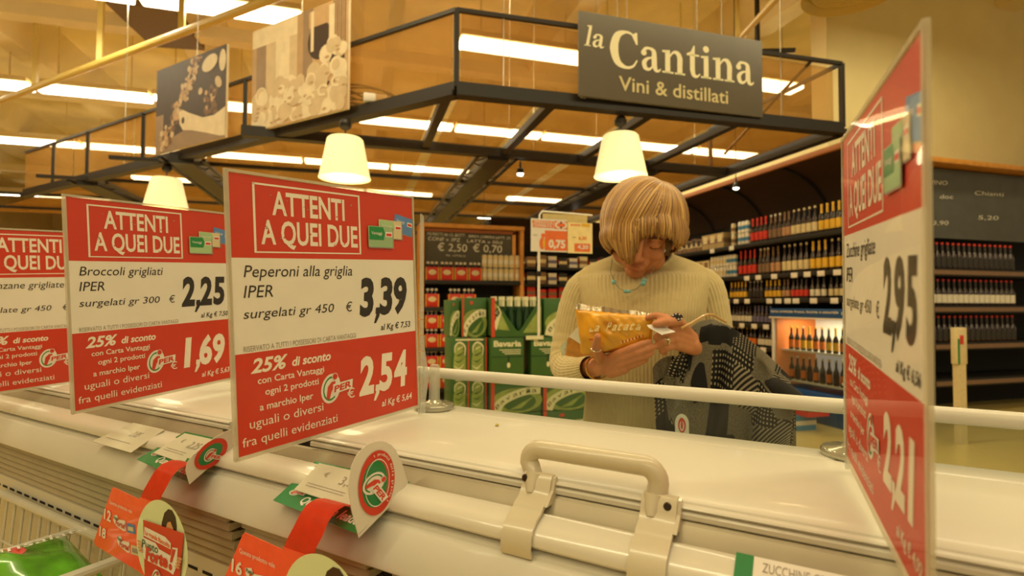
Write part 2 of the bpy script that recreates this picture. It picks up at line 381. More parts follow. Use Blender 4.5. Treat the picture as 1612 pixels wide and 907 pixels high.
# spotlights
m_spot = mat('spot_lens', (255, 250, 235), .3, emis=14, var=0, emc=(1, .92, .72))
for i, (p, w) in enumerate((((1.62, 5.3, 2.62), 'hanging under the front canopy bay, above pole sign'), ((4.1, 7.8, 2.62), 'under the canopy right of the woman\'s head'), ((3.35, 7.9, 2.6), 'under the canopy touching the woman\'s hair'), ((2.75, 9.0, 2.62), 'under the canopy just right of pole sign'), ((4.55, 5.6, 2.72), 'under right end of the canopy, above the bottle wall'), ((2.55, 11.0, 2.62), 'far under the canopy behind pole sign'))):
    s = Thing('spotlight', 'small glowing round spotlight '+w, 'spotlight', p, group='canopy spotlights')
    s.part('stem', tube(NB(), [(p[0], p[1], p[2]+.1), (p[0], p[1], max(2.80, p[2]+.14) if p[0] < 4.1 and p[1] < 10 else 5.9)], .006, 6), m_black)
    s.part('can', lathe(NB(), [(.012, .12), (.014, .07), (.035, .05), (.038, .0)], p, 12), m_black)
    s.part('lens', lathe(NB(), [(.006, -.022), (.026, -.016), (.036, 0), (.03, .01)], p, 12), m_spot)

# pendant lamps
m_shade = mat('lamp_shade_fabric', (246, 226, 150), .8, emis=.75, var=.02, emc=(1, .82, .42))
m_bulb = mat('lamp_glow', (255, 244, 205), .5, emis=3.0, var=0, emc=(1, .93, .66))
for x, y, w, rb in ((-.115, 4.42, 'hanging in the middle, above the pepper price sign', .2), (1.955, 3.72, 'hanging above the woman\'s head under the dark sign', .205), (-1.97, 6.4, 'hanging at left, above the broccoli price sign', .21)):
    t = Thing('pendant_lamp', 'cream cone-shaded pendant lamp '+w, 'lamp', (x, y, 2.25), group='pendant lamps under the canopy')
    t.part('ceiling_mount', lathe(NB(), [(.02, -.05), (.045, -.03), (.05, 0), (.035, .03)], (x, y, 2.69), 14), m_black)
    t.part('cord', tube(NB(), [(x, y, 2.64), (x, y, 2.5)], .006, 6), m_black)
    t.part('lamp_shade', lathe(NB(), [(rb-.008, .004), (rb, 0), (rb-.005, .02), (.14, .31), (.128, .322), (.02, .322)], (x, y, 2.25), 36), m_shade)
    t.part('diffuser', lathe(NB(), [(rb-.012, .004), (rb-.012, .012)], (x, y, 2.252), 36), m_bulb)
    pl = bpy.data.lights.new('lamp_light', 'POINT'); pl.energy = 9; pl.color = (1, .84, .5); pl.shadow_soft_size = .12
    o = bpy.data.objects.new('lamp_light', pl); o.location = (x, y, 2.17); C.objects.link(o)

# ================================================================= LA CANTINA SIGN
m_sgn = mat('sign_grey', (104, 98, 88), .6, var=.04, vs=3)
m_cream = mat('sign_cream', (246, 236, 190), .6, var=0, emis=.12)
m_creamb = mat('sign_cream_small', (226, 214, 165), .6, var=0)
SX, SZ, SY = 1.545, 2.79, 3.575
cs = Thing('department_sign', 'large dark grey wine department sign with cream serif lettering', 'sign', (SX+.8, SY, SZ), R=Matrix.Identity(4))
cs.part('board', bx(NB(), SX, SX+1.63, SY, SY+.03, SZ, SZ+.635, .003), m_sgn)
def stroke(bm, f, pts, w, n=10, mi=0, k=1):
    """variable-width stroke through control points (Catmull-Rom)"""
    P = [Vector((*p, 0)) for p in pts]; out = []
    P = [P[0]*2-P[1]] + P + [P[-1]*2-P[-2]]; w = [w[0]] + list(w) + [w[-1]]
    for i in range(1, len(P)-2):
        for j in range(n):
            t = j/n; a, b, c, d = P[i-1:i+3]
            q = .5*((2*b)+(c-a)*t+(2*a-5*b+4*c-d)*t*t+(3*b-a-3*c+d)*t**3); out.append((q, w[i]+(w[i+1]-w[i])*t))
    out.append((P[-2], w[-2]))
    cen = out; out = []
    for i in range(len(cen)):
        d = (cen[min(i+1, len(cen)-1)][0]-cen[max(i-1, 0)][0]).normalized(); nn = Vector((-d.y, d.x, 0))*cen[i][1]/2
        out.append((cen[i][0]+nn, cen[i][0]-nn))
    for (a, b), (c, d) in zip(out, out[1:]): poly(bm, [f(a.x, a.y, k), f(b.x, b.y, k), f(d.x, d.y, k), f(c.x, c.y, k)], mi)
def R4(bm, f, x0, x1, y0, y1, mi=0, k=1): poly(bm, [f(x0, y0, k), f(x1, y0, k), f(x1, y1, k), f(x0, y1, k)], mi)
def g_n(bm, f):
    R4(bm, f, .14, .38, 0, .95); R4(bm, f, 0, .54, 0, .08); poly(bm, [f(0, .9, 1), f(.2, .88, 1), f(.38, .98, 1), f(.38, 1.02, 1), f(0, .98, 1)])
    stroke(bm, f, [(.36, .72), (.52, .93), (.72, .93), (.84, .72), (.84, .4)], [.05, .1, .2, .25, .25], k=2); R4(bm, f, .72, .965, 0, .5); R4(bm, f, .6, 1.1, 0, .08)
    return 1.14
def g_i(bm, f):
    R4(bm, f, .14, .38, 0, .95); R4(bm, f, 0, .52, 0, .08); poly(bm, [f(0, .9, 1), f(.2, .88, 1), f(.38, .98, 1), f(.38, 1.02, 1), f(0, .98, 1)]); disc(bm, f, .26, 1.3, .15, .15, 1, 0)
    return .56
def g_l(bm, f):
    R4(bm, f, .14, .36, 0, 1.5); R4(bm, f, .02, .5, 0, .08); poly(bm, [f(0, 1.5, 1), f(.14, 1.44, 1), f(.36, 1.56, 1), f(.36, 1.6, 1), f(0, 1.56, 1)])
    return .54
def g_t(bm, f):
    R4(bm, f, .16, .4, .25, 1.0); poly(bm, [f(.0, .92, 1), f(.4, .92, 1), f(.4, 1.38, 1), f(.34, 1.38, 1), f(.2, 1.1, 1), f(0, 1.0, 1)]); R4(bm, f, .3, .62, .92, 1.0)
    stroke(bm, f, [(.28, .3), (.34, .08), (.5, .03), (.66, .16)], [.24, .2, .12, .05], k=2)
    return .66
def g_a(bm, f):
    stroke(bm, f, [(.12, .72), (.2, .92), (.42, .96), (.6, .85), (.62, .55)], [.2, .14, .11, .2, .25], k=1)
    R4(bm, f, .495, .745, .2, .6, k=2); stroke(bm, f, [(.62, .25), (.7, .05), (.84, .04), (.92, .14)], [.25, .17, .09, .05], k=3)
    stroke(bm, f, [(.55, .58), (.3, .5), (.15, .32), (.2, .1), (.38, .05), (.55, .2)], [.07, .12, .22, .2, .12, .06], k=4); disc(bm, f, .13, .74, .13, .13, 5, 0)
    return .96
def g_C(bm, f):
    stroke(bm, f, [(1.22, 1.15), (1.05, 1.42), (.72, 1.5), (.35, 1.3), (.2, .75), (.35, .2), (.72, .0), (1.05, .08), (1.25, .36)], [.05, .08, .12, .3, .38, .3, .13, .1, .06])
    poly(bm, [f(1.2, 1.02, 2), f(1.27, 1.02, 2), f(1.25, 1.54, 2), f(1.18, 1.54, 2), f(1.0, 1.4, 2)])
    return 1.38
def word(bm, O, X, Y, glyphs, w, gap=.04):
    N = Vector((0, -1, 0))
    tot = 0; tmp = NB()
    adv = [g(tmp, lambda x, y, k=0: Vector((x, y, 0))) for g in glyphs]; tmp.free(); tot = sum(adv)+gap*(len(adv)-1)
    s = w/tot; x = 0
    for g, a in zip(glyphs, adv):
        xx = x; bm = NB(); g(bm, lambda px, py, k=0: Vector(O)+Vector(X)*((px+xx)*s)+Vector(Y)*py+N*(.003+.0006*k)); x += a+gap
        cs.part('letter', bm, m_cream, smooth=False)
bm = NB()
g_la = [g_l, g_a]
tmp = NB(); adv = [g(tmp, lambda x, y, k=0: Vector((x, y, 0))) for g in g_la]; tmp.free()
x = 0
for g, a in zip(g_la, adv):
    xx = x; g(bm, lambda px, py, k=0: Vector((SX+.035+((px+xx)*.108)+.20*py*.095, SY-.003-.0006*k, SZ+.375+py*.1)), ); x += a+.02
    cs.part('letter', bm, m_cream, smooth=False); bm = NB()
word(None, (SX+.245, SY, SZ+.255), (1, 0, 0), (0, 0, .18), [g_C, g_a, g_n, g_t, g_i, g_n, g_a], 1.30)
bm = NB(); text(bm, 'Vini & distillati', (SX+.32, SY-.004, SZ+.075), (SX+1.29, SY-.004, SZ+.075), (0, 0, .105), bold=.012)
cs.part('small_lettering', bm, m_creamb, smooth=False)['kind'] = 'stuff'
bm = NB()
for x in (.4, 1.25): tube(bm, [(SX+x, SY+.015, SZ+.6), (SX+x, SY+.015, 5.9)], .003, 5, cap=False)
for x in (.05, 1.58): bx(bm, SX+x-.02, SX+x+.02, SY+.03, SY+.05, SZ, SZ+.05)
cs.part('hanging_wires', bm, m_steel)

# ================================================================= POSTERS (left wing, frame: x=across, y=along)
def pal(n, c): return mat('poster_'+n, c, .6, var=.08, vs=9)
P_bg, P_wht, P_grey, P_dk, P_tan, P_mid, P_brown = pal('beige', (196, 160, 118)), pal('cream', (226, 208, 176)), pal('grey', (150, 124, 98)), pal('dark', (66, 48, 36)), pal('tan', (182, 148, 108)), pal('mid', (206, 182, 146)), pal('brown', (118, 84, 58))
PM = [P_bg, P_wht, P_grey, P_dk, P_tan, P_mid, P_brown]
def poster(u0, u1, z0, z1, label):
    t = Thing('poster', label, 'poster', (2.97, (u0+u1)/2, z0), ROT_L, group=None)
    t.part('board', bx(NB(), 2.962, 2.985, u1, u0, z0, z1), P_wht)
    return t, (lambda x, y, k=0: Vector((2.962-.0004*(k+1), u0-x*(u0-u1), z0+y*(z1-z0))))
t, f = poster(4.39, 3.18, 2.79, 3.71, 'large pale poster of garlic bulbs and a wine glass on the canopy')
bm = NB(); R4(bm, f, 0, 1, 0, 1, 0, 0)
for x0, x1, m in ((0, .05, 4), (.05, .16, 2), (.16, .27, 5), (.27, .42, 1), (.42, .5, 5), (.5, .56, 4), (.56, .66, 2), (.66, 1, 0)): R4(bm, f, x0, x1, .3, 1, m, 1)
R4(bm, f, .0, .5, .82, 1, 1, 2)
for i in range(7): R4(bm, f, .86+.018*i, .868+.018*i, .5, 1, 6 if i % 2 else 3, 2)
disc(bm, f, .73, .68, .12, .17, 3, 3); R4(bm, f, .62, .86, .82, .97, 0, 4); R4(bm, f, .64, .67, .6, .97, 1, 5); R4(bm, f, .82, .87, .62, .97, 1, 5); disc(bm, f, .9, .47, .07, .12, 3, 3)
rnd = random.Random(3)
for i in range(150):
    x = rnd.random(); top = .28+.33*x+.06*math.sin(x*9); y = rnd.random()*top
    r = .035+.04*rnd.random(); disc(bm, f, min(max(x, r), 1-r), max(y, r*1.3), r*.95, r*1.25, 6+i*.02, rnd.choice((1, 1, 5, 5, 5)), 14)
    if i % 6 == 0: disc(bm, f, min(max(x, r), 1-r)+r*.2, max(y, r*1.3)-r*.5, r*.35, r*.2, 9+i*.02, 4, 8)
for i in range(3): ring(bm, f, .64+.13*i, .17+.05*i, .03, .055, 14, 1, a0=20*i, a1=300, n=16)
t.part('print', bm, PM, smooth=False)
t, f = poster(6.0, 4.78, 2.81, 3.70, 'smaller dark poster of a hand picking grapes on the canopy')
bm = NB(); R4(bm, f, 0, 1, 0, 1, 3, 0); R4(bm, f, 0, .12, 0, .45, 2, 1); poly(bm, [f(.1, 0, 1), f(1, 0, 1), f(1, .12, 1), f(.8, .17, 1), f(.45, .2, 1), f(.25, .15, 1), f(.1, .1, 1)], 2)
rnd = random.Random(5)
for i in range(130):
    q = rnd.random(); x = .12+.5*q+.1*(rnd.random()-.5); y = .1+.85*q+.22*(rnd.random()-.5); r = .012+.018*rnd.random()
    disc(bm, f, min(max(x, .03), .95), min(max(y, .05), .96), r, r*1.4, 2+i*.02, rnd.choice((4, 6, 0, 5, 0)), 8)
for i in range(30):
    disc(bm, f, .72+.16*rnd.random(), .3+.3*rnd.random(), .02, .03, 2+i*.03, rnd.choice((6, 6, 3, 0)), 8)
poly(bm, [f(*p, 6) for p in ((.36, .42), (.42, .43), (.5, .38), (.6, .33), (.7, .28), (.85, .27), (1, .33), (1, .02), (.93, .03), (.75, .10), (.55, .17), (.42, .2), (.37, .28))], 1)
disc(bm, f, .42, .31, .022, .04, 7, 3, 10)
disc(bm, f, .78, .86, .11, .085, 6, 1, 16, rot=.5); disc(bm, f, .95, .84, .045, .12, 6, 1, 14); disc(bm, f, .9, .62, .04, .07, 6, 5, 12, rot=.4); disc(bm, f, .66, .58, .03, .04, 6, 5, 10)
t.part('print', bm, PM, smooth=False)

# ================================================================= PRODUCT MAKERS
def pm(name, c, **k): return mat(name, c, **k)
G_brown = pm('brown_glass', (46, 26, 12), rough=.15, coat=.6, var=0); G_green = pm('green_glass', (30, 60, 30), rough=.15, coat=.6, var=0)
G_clear = pm('pale_glass', (150, 140, 110), rough=.15, coat=.6, var=0)
L_cream, L_yellow, L_red, L_white, L_orange, L_blue = pm('label_cream', (214, 196, 150)), pm('label_yellow', (226, 178, 50)), pm('label_red', (206, 56, 40)), pm('label_white', (222, 214, 196)), pm('label_orange', (226, 120, 36)), pm('label_blue', (70, 130, 170))
L_brown, L_pur, L_blk = pm('label_brown', (130, 100, 74)), pm('label_violet', (110, 104, 140)), pm('label_black', (50, 44, 40))
_bott = {}
def bottle_mesh(kind, h=.31, r=.033):
    k = (kind, h, r)
    if k in _bott: return _bott[k]
    glass, label, neck, cap = kind
    # profile with material per band: 0 glass 1 label 2 neck 3 cap
    p = [(r*.85, 0), (r, .012, 0), (r, h*.10, 0), (r*1.02, h*.10, 1), (r*1.02, h*.42, 1), (r, h*.42, 0), (r*.98, h*.52, 0), (r*.45, h*.68, 0), (r*.42, h*.70, 2), (r*.36, h*.92, 2), (r*.42, h*.925, 3), (r*.40, h, 3)]
    bm = lathe(NB(), p, (0,0,0), 12)
    bmesh.ops.recalc_face_normals(bm, faces=bm.faces)
    me = bpy.data.meshes.new('bottle'); bm.to_mesh(me); bm.free(); me.shade_smooth(); me.set_sharp_from_angle(angle=.8)
    for m in (glass, label, neck, cap): me.materials.append(m)
    _bott[k] = me; return me
ORD = ('first', 'second', 'third', 'fourth', 'fifth', 'sixth', 'seventh', 'eighth', 'ninth', 'tenth', 'eleventh', 'twelfth', '13th', '14th', '15th', '16th')
def nth(i, n):
    return 'only' if n == 1 else 'leftmost' if i == 0 else 'rightmost' if i == n-1 else ORD[i]+' from left'
def put(name, me, loc, label, cat, group=None, rz=0):
    o = bpy.data.objects.new(name, me); o.location = loc; o.rotation_euler = (0, 0, rz); C.objects.link(o)
    return tag(o, label, cat, group)
_box = {}
def box_mesh(w, d, h, mats, front='-x'):
    """carton with a contrasting band; origin bottom centre"""
    k = (w, d, h, tuple(m.name for m in mats))
    if k in _box: return _box[k]
    bm = bx(NB(), -w/2, w/2, -d/2, d/2, 0, h, .003); bx(bm, -w/2-.001, w/2+.001, -d/2-.001, d/2+.001, h*.35, h*.65, 0, 1); bx(bm, -w/2-.0015, w/2+.0015, -d/2*.6, d/2*.6, h*.42, h*.9, 0, 2)
    me = bpy.data.meshes.new('carton'); bm.to_mesh(me); bm.free()
    for m in mats: me.materials.append(m)
    _box[k] = me; return me
_can = {}
def can_mesh(mats, h=.16, r=.032):
    k = tuple(m.name for m in mats)+(h,)
    if k in _can: return _can[k]
    bm = lathe(NB(), [(r*.8, 0, 2), (r, .008, 2), (r, h*.3, 0), (r, h*.62, 1), (r, h-.012, 0), (r*.8, h-.003, 2), (r*.78, h, 2)], (0,0,0), 14)
    me = bpy.data.meshes.new('can'); bm.to_mesh(me); bm.free(); me.shade_smooth(); me.set_sharp_from_angle(angle=.6)
    for m in mats: me.materials.append(m)
    _can[k] = me; return me

# ================================================================= BOTTLE WALL (right, x = 4.75)
m_hood = mat('hood_dark', (58, 36, 20), .7, var=.1)
GX = 4.72
gw = Thing('wine_shelving', 'long black shelving of bottles along the right wall with dark curved hood', 'shelving', (GX+.35, 6.2, 0), R=Matrix.Identity(4))
gw.part('back_panel', bx(NB(), 5.36, 5.42, 3.9, 9.0, 0, 2.5), m_dark)
SHZ = (2.03, 1.62, 1.33, 1.02, .74, .36)
for z in SHZ:
    gw.part('shelf', bx(NB(), GX, 5.36, 3.92 if z > 1.25 else 5.24, 8.95, z-.05, z, .003), m_blackshelf)
gw.part('base', bx(NB(), GX-.02, 5.36, 5.24, 8.95, 0, .31), m_blackshelf)
for y in (3.9, 5.22, 6.6, 8.0, 8.97):
    gw.part('upright', bx(NB(), GX+.05 if y < 4 or y > 8.9 else 5.25, 5.36, y-.015, y+.015, 0, 2.4), m_blackshelf)
def hoodpt(s, t):                     # t 0 at the lip, 1 at the back
    a = t*1.35; return (4.66+.70*math.sin(a), 3.9+5.1*s, 2.86-.42*(1-math.cos(a))-.12*t)
gw.part('hood', (lambda bm: (grid(bm, hoodpt, 12, 10), bm)[1])(NB()), m_hood)
for y in (3.92, 5.0, 6.05, 7.1, 8.1, 8.98):
    s = (y-3.9)/5.1
    gw.part('hood_rib', tube(NB(), [Vector(hoodpt(s, t/9))+Vector((0, 0, -.02)) for t in range(10)], .018, 6), m_blackshelf)
gw.part('hood_lip', bx(NB(), 4.64, 4.68, 3.9, 9.0, 2.83, 2.89, .004), mat('oak_lip', (150, 88, 34), .5))
gw.part('hood_top', bx(NB(), 4.68, 5.44, 3.9, 9.0, 2.87, 2.9), m_hood)
pmesh = None
for z, ys in ((1.62, (5.62, 5.42, 5.16, 4.86, 4.68, 4.5, 4.3)), (1.33, (6.0, 5.82, 5.62, 5.24, 5.1, 4.96, 4.84, 4.6, 4.34)), (1.02, (5.95, 5.72, 5.5, 5.3)), (.74, (5.9, 5.35)), (2.03, (6.3, 5.9))):
    for y in ys: gw.part('price_label', bx(NB(), GX-.008, GX-.002, y-.045, y+.045, z-.062, z-.005, .001), m_paper)
# what stands on it: y ranges from far to near
K_red = (G_brown, L_red, L_red, pm('red_cap', (226, 70, 50))); K_grey = (G_brown, L_brown, L_brown, L_white); K_cream = (G_brown, L_cream, G_brown, L_cream)
K_yel = (G_brown, L_yellow, L_yellow, L_yellow); K_mix = (G_brown, L_yellow, G_brown, L_cream); K_blk = (G_brown, L_blk, G_brown, L_white); K_wht = (G_brown, L_white, G_brown, L_blk)
K_vio = (G_brown, L_pur, L_pur, L_pur); K_or = (G_brown, L_orange, G_brown, L_yellow); K_beige = (G_brown, pm('label_beige', (186, 140, 100)), L_brown, L_brown)
rnd = random.Random(11)
def run(y0, y1, z, kind, h, what, cat='bottle', step=.078, r=.031):
    n = max(1, int(round((y0-y1)/step))); g = 'bottle wall: '+what
    for i in range(n):
        y = y0-(i+.5)*(y0-y1)/n; x = GX+.075+rnd.uniform(-.004, .004)
        put('beer_bottle', bottle_mesh(kind, h, r), (x, y, z), nth(i, n)+' '+what, cat, g, rnd.uniform(0, 6))
tp = 'on the top shelf of bottle wall'; sc = 'on the second shelf of bottle wall'; td = 'on the third shelf of bottle wall'; fr_ = 'on the fourth shelf of bottle wall'
for y0, y1, k, w in ((5.63, 5.33, K_red, 'red-labelled bottle with red cap '+tp), (5.32, 5.10, K_grey, 'brown bottle with white cap '+tp), (5.10, 4.98, K_beige, 'beige-labelled brown bottle '+tp), (4.97, 4.6, K_cream, 'cream-labelled brown bottle '+tp), (4.59, 4.3, K_yel, 'yellow-necked brown bottle '+tp), (4.3, 4.0, K_mix, 'yellow-labelled dark bottle at near end of top shelf')): run(y0, y1, 2.03, k, .31, w)
for y0, y1, k, w in ((5.86, 5.52, K_red, 'red-labelled bottle with red cap '+sc), (5.5, 5.3, K_grey, 'brown bottle with white cap '+sc), (5.3, 5.13, K_beige, 'beige-labelled brown bottle '+sc), (5.12, 4.72, K_cream, 'cream-labelled brown bottle '+sc), (4.71, 4.47, K_yel, 'yellow-necked brown bottle '+sc), (4.46, 4.24, K_mix, 'yellow-labelled dark bottle '+sc), (4.23, 4.0, K_or, 'orange-labelled bottle at near end of second shelf')): run(y0, y1, 1.62, k, .33, w)
for y0, y1, k, w in ((6.03, 5.70, (G_brown, L_yellow, L_yellow, L_yellow), 'small yellow-labelled bottle at far end of third shelf'), (5.68, 5.42, K_blk, 'black-labelled bottle '+td), (5.40, 5.13, K_yel, 'small yellow-necked bottle mid '+td.replace('on the ', '')), (5.12, 5.0, K_beige, 'small beige-labelled bottle '+td), (4.98, 4.74, (G_brown, L_red, G_brown, L_blk), 'red-striped dark bottle '+td), (4.72, 4.5, K_wht, 'small white-labelled bottle '+td), (4.48, 4.0, (G_brown, L_cream, L_blk, L_blk), 'slim cream-labelled dark bottle '+td)): run(y0, y1, 1.33, k, .22, w, step=.066, r=.027)
for y0, y1, k, w in ((6.0, 5.62, K_wht, 'white-labelled dark bottle '+fr_), (5.6, 5.28, K_vio, 'violet-labelled bottle '+fr_)): run(y0, y1, 1.02, k, .22, w, step=.066, r=.027)
for y0, y1, k, w in ((6.0, 5.78, K_mix, 'yellow-labelled bottle on fifth shelf behind the grey coat'), (5.75, 5.55, K_or, 'orange-labelled bottle on fifth shelf beside the fridge'), (5.52, 5.28, K_wht, 'pale-labelled bottle on fifth shelf beside the fridge')): run(y0, y1, .74, k, .22, w, step=.066, r=.027)
run(6.0, 5.28, .36, K_or, .22, 'orange-labelled bottle on the lowest shelf beside the fridge', step=.07)
# cans and cartons at the far end
for y0, y1, z, ms, w in ((5.98, 5.88, 2.03, (L_cream, L_beige, m_steel) if False else (L_cream, L_brown, m_steel), 'cream can on top shelf of bottle wall'), (5.85, 5.65, 2.03, (L_white, L_blue, m_steel), 'white and blue can on top shelf of bottle wall'), (6.42, 6.1, 1.62, (L_white, L_cream, m_steel), 'white can on second shelf of bottle wall'), (6.09, 5.87, 1.62, (L_white, L_blue, m_steel), 'white and blue can on second shelf of bottle wall')):
    n = int(round((y0-y1)/.068))
    for i in range(n):
        for k in range(2):
            put('beer_can', can_mesh(ms, .15), (GX+.07, y0-(i+.5)*.068, z+.151*k), '%s %s' % (nth(i, n)+(', lower', ', upper')[k], w), 'can', 'bottle wall cans: '+w)
for i in range(3): put('beer_carton', box_mesh(.25, .155, .21, (pm('carton_tan', (176, 150, 104)), L_brown, L_cream)), (GX+.17, 6.12+.16*i+.08, 2.03), ('rightmost', 'middle', 'leftmost')[i]+' tan beer carton on the far top shelf of bottle wall', 'carton', 'tan beer cartons')
for i in range(6): put('beer_carton', box_mesh(.2, .11, .17+.02*(i % 2), (L_brown, L_cream, L_blk)), (GX+.14, 6.66+.12*i, 2.03), nth(5-i, 6)+' dark small carton at far end of the top shelf', 'carton', 'small dark cartons, top shelf')
for i in range(5): put('beer_carton', box_mesh(.2, .12, .26, (L_cream, L_white, L_brown)), (GX+.14, 6.5+.13*i, 1.62), nth(4-i, 5)+' cream carton at far end of the second shelf', 'carton', 'cream cartons, second shelf')

# open-front drinks fridge standing in the shelving
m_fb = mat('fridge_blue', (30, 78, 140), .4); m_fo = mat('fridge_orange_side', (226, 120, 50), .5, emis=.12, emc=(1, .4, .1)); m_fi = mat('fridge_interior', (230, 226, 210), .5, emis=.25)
fg = Thing('drinks_fridge', 'blue glass-front drinks fridge with glowing orange inner side, under the bottle shelves', 'fridge', (5.0, 4.66, 0), R=Matrix.Identity(4))
y0, y1 = 4.14, 5.18
fg.part('header', bx(NB(), 4.66, 5.34, y0, y1, 1.11, 1.21, .004), m_fb)
bm = NB(); text(bm, 'birra originale fresca, buona e naturale', (4.655, y1-.03, 1.165), (4.655, y0+.1, 1.165), (0, 0, .026), bold=.02); fg.part('header_lettering', bm, L_white, smooth=False)
fg.part('header_trim', bx(NB(), 4.65, 4.67, y0, y1, 1.10, 1.115), m_paper)
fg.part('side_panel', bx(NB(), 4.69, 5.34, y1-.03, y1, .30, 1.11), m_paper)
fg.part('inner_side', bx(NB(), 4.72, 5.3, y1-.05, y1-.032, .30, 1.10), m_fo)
fg.part('side_panel', bx(NB(), 4.69, 5.34, y0, y0+.03, .30, 1.11), m_fb)
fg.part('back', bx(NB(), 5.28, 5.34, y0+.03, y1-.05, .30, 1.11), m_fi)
fg.part('base', bx(NB(), 4.68, 5.34, y0, y1, 0, .32, .004), m_fb)
for z in (.40, .74): fg.part('shelf', bx(NB(), 4.78, 5.28, y0+.03, y1-.05, z-.02, z, .002), m_paper)
fg.part('door_glass', bx(NB(), 4.70, 4.704, y0+.03, y1-.03, .33, 1.10), m_glass)
fg.part('door_frame', bx(NB(), 4.69, 4.71, y0+.005, y0+.05, .33, 1.10), m_fb)
fl = bpy.data.lights.new('fridge_light', 'AREA'); fl.shape = 'RECTANGLE'; fl.size = .3; fl.size_y = .8; fl.energy = 9; fl.color = (1, .85, .6)
o = bpy.data.objects.new('fridge_light', fl); o.location = (4.95, 4.65, 1.09); C.objects.link(o)
for r_, z in enumerate((.74, .40)):
    for i in range(10):
        y = 5.03-.085*i; k = (K_or, K_yel, K_mix, K_or)[(i*3+r_) % 4] if z > .5 else (K_or, K_blk)[i % 2]
        put('beer_bottle', bottle_mesh((k[0], k[1], k[2], k[3]), .27, .03), (4.83, y, z), nth(i, 10)+' bottle on the %s shelf inside the blue fridge' % ('upper' if z > .5 else 'lower'), 'bottle', 'bottles in the fridge, %s shelf' % ('upper' if z > .5 else 'lower'))
# shrink-wrapped packs on the floor before the fridge
rnd = random.Random(2)
for i in range(6):
    ms = [(L_orange, L_red, L_blue), (L_blue, L_white, L_orange), (L_red, L_brown, L_white)][i % 3]
    put('drinks_pack', box_mesh(.26, .3, .15, ms), (4.3+.06*(i % 2), 5.3-.42*(i//2)-.1*(i % 2), .0 if i % 2 == 0 else .151), '%s drinks pack of the %s pile on the floor before the fridge' % ('lower' if i % 2 == 0 else 'upper', ('left', 'middle', 'right')[i//2]), 'pack')

# ---- right-hand unit with slate board
ru = Thing('wine_unit', 'dark wine unit with slate board top at right edge, behind the tall price sign', 'shelving', (7.1, 4.78, 0), R=Matrix.Identity(4))
ru.part('back_panel', bx(NB(), 6.3, 9.5, 5.0, 5.04, 0, 2.9), m_dark)
ru.part('side_panel', bx(NB(), 6.3, 6.33, 4.5, 5.0, 0, 2.9), m_blackshelf)
ru.part('wood_trim', bx(NB(), 6.28, 9.5, 4.46, 5.02, 2.9, 2.96, .005), m_wood)
m_slate = mat('slate_board', (84, 84, 80), .7, var=.12, vs=4)
ru.part('slate_board', bx(NB(), 6.35, 9.5, 4.62, 4.64, 2.05, 2.88), m_slate)
bm = NB()
for x, z, w, s in ((6.45, 2.68, .3, 'VINO'), (6.62, 2.52, .22, 'doc'), (6.5, 2.2, .25, '3,90'), (7.2, 2.6, .5, 'Chianti'), (7.25, 2.3, .35, '5,20')): text(bm, s, (x, 4.617, z), (x+w, 4.617, z+.01), (.01, 0, .05))
ru.part('chalk_lettering', bm, mat('chalk_white', (210, 205, 190), .9, var=.2), smooth=False)['kind'] = 'stuff'
for z in (1.68, 1.25, .82, .4): ru.part('shelf', bx(NB(), 6.33, 9.5, 4.5, 5.0, z-.09, z, .003), m_blackshelf); ru.part('price_strip', bx(NB(), 6.33, 9.5, 4.49, 4.498, z-.07, z-.02), L_brown)
for r_, z in enumerate((1.68, 1.25, .82)):
    for i in range(16):
        put('wine_bottle', bottle_mesh((G_brown, (L_blk, L_white, L_blk)[r_], L_blk, L_red), .31, .037), (6.41+.088*i, 4.58, z), nth(i, 16)+' red-capped dark wine bottle, %s row under the slate board' % ('top', 'second', 'third')[r_], 'bottle', 'wine bottles, %s row' % ('top', 'second', 'third')[r_])
bm = bx(NB(), 5.2, 5.32, 3.5, 3.56, .72, 1.05, .004); bx(bm, 5.23, 5.27, 3.495, 3.5, .9, .98, 0, 1); bx(bm, 5.2, 5.22, 3.494, 3.499, .72, .95, 0, 2); bx(bm, 5.22, 5.3, 3.5, 3.56, 0, .72, 0, 0)
one('display_stand', bm, [L_cream, L_red, m_green], 'white display stand with red tag at right edge behind the price sign', 'stand', (5.26, 3.53, 0))

# ---- far dark shelving behind the woman
fs = Thing('far_shelving', 'far dark shelving with small packs, behind the woman\'s shoulder at left', 'shelving', (3.3, 8.4, 0), R=Matrix.Identity(4))
fs.part('back_panel', bx(NB(), 2.0, 4.6, 8.6, 8.65, 0, 2.6), m_dark)
for z in (1.86, 1.58, 1.34, 1.05): fs.part('shelf', bx(NB(), 2.0, 4.6, 8.2, 8.6, z-.04, z), m_blackshelf)
fs.part('hood', (lambda bm: (grid(bm, lambda s, t: (2.0+2.6*s, 8.1+.5*math.sin(t*1.3), 2.62-.3*(1-math.cos(t*1.4))-.1*t), 4, 8), bm)[1])(NB()), m_hood)
fs.part('upright', bx(NB(), 1.98, 2.02, 8.2, 8.6, 0, 2.6), m_blackshelf)
for r_, z in enumerate((1.86, 1.58, 1.34, 1.05)):
    for i in range(13):
        c = rnd.choice([(L_cream, L_brown, L_red), (L_brown, L_cream, L_white), (L_blk, L_cream, L_red), (L_white, L_pur, L_brown)]) if r_ != 2 else (L_red, L_brown, L_red)
        put('product_pack', box_mesh(.14, .12, rnd.uniform(.12, .2), c), (2.15+.185*i, 8.28, z), nth(i, 13)+' small pack on the %s shelf of the far shelving' % ('top', 'second', 'third', 'lowest')[r_], 'pack', 'packs on the far shelving, row %s' % 'abcd'[r_])

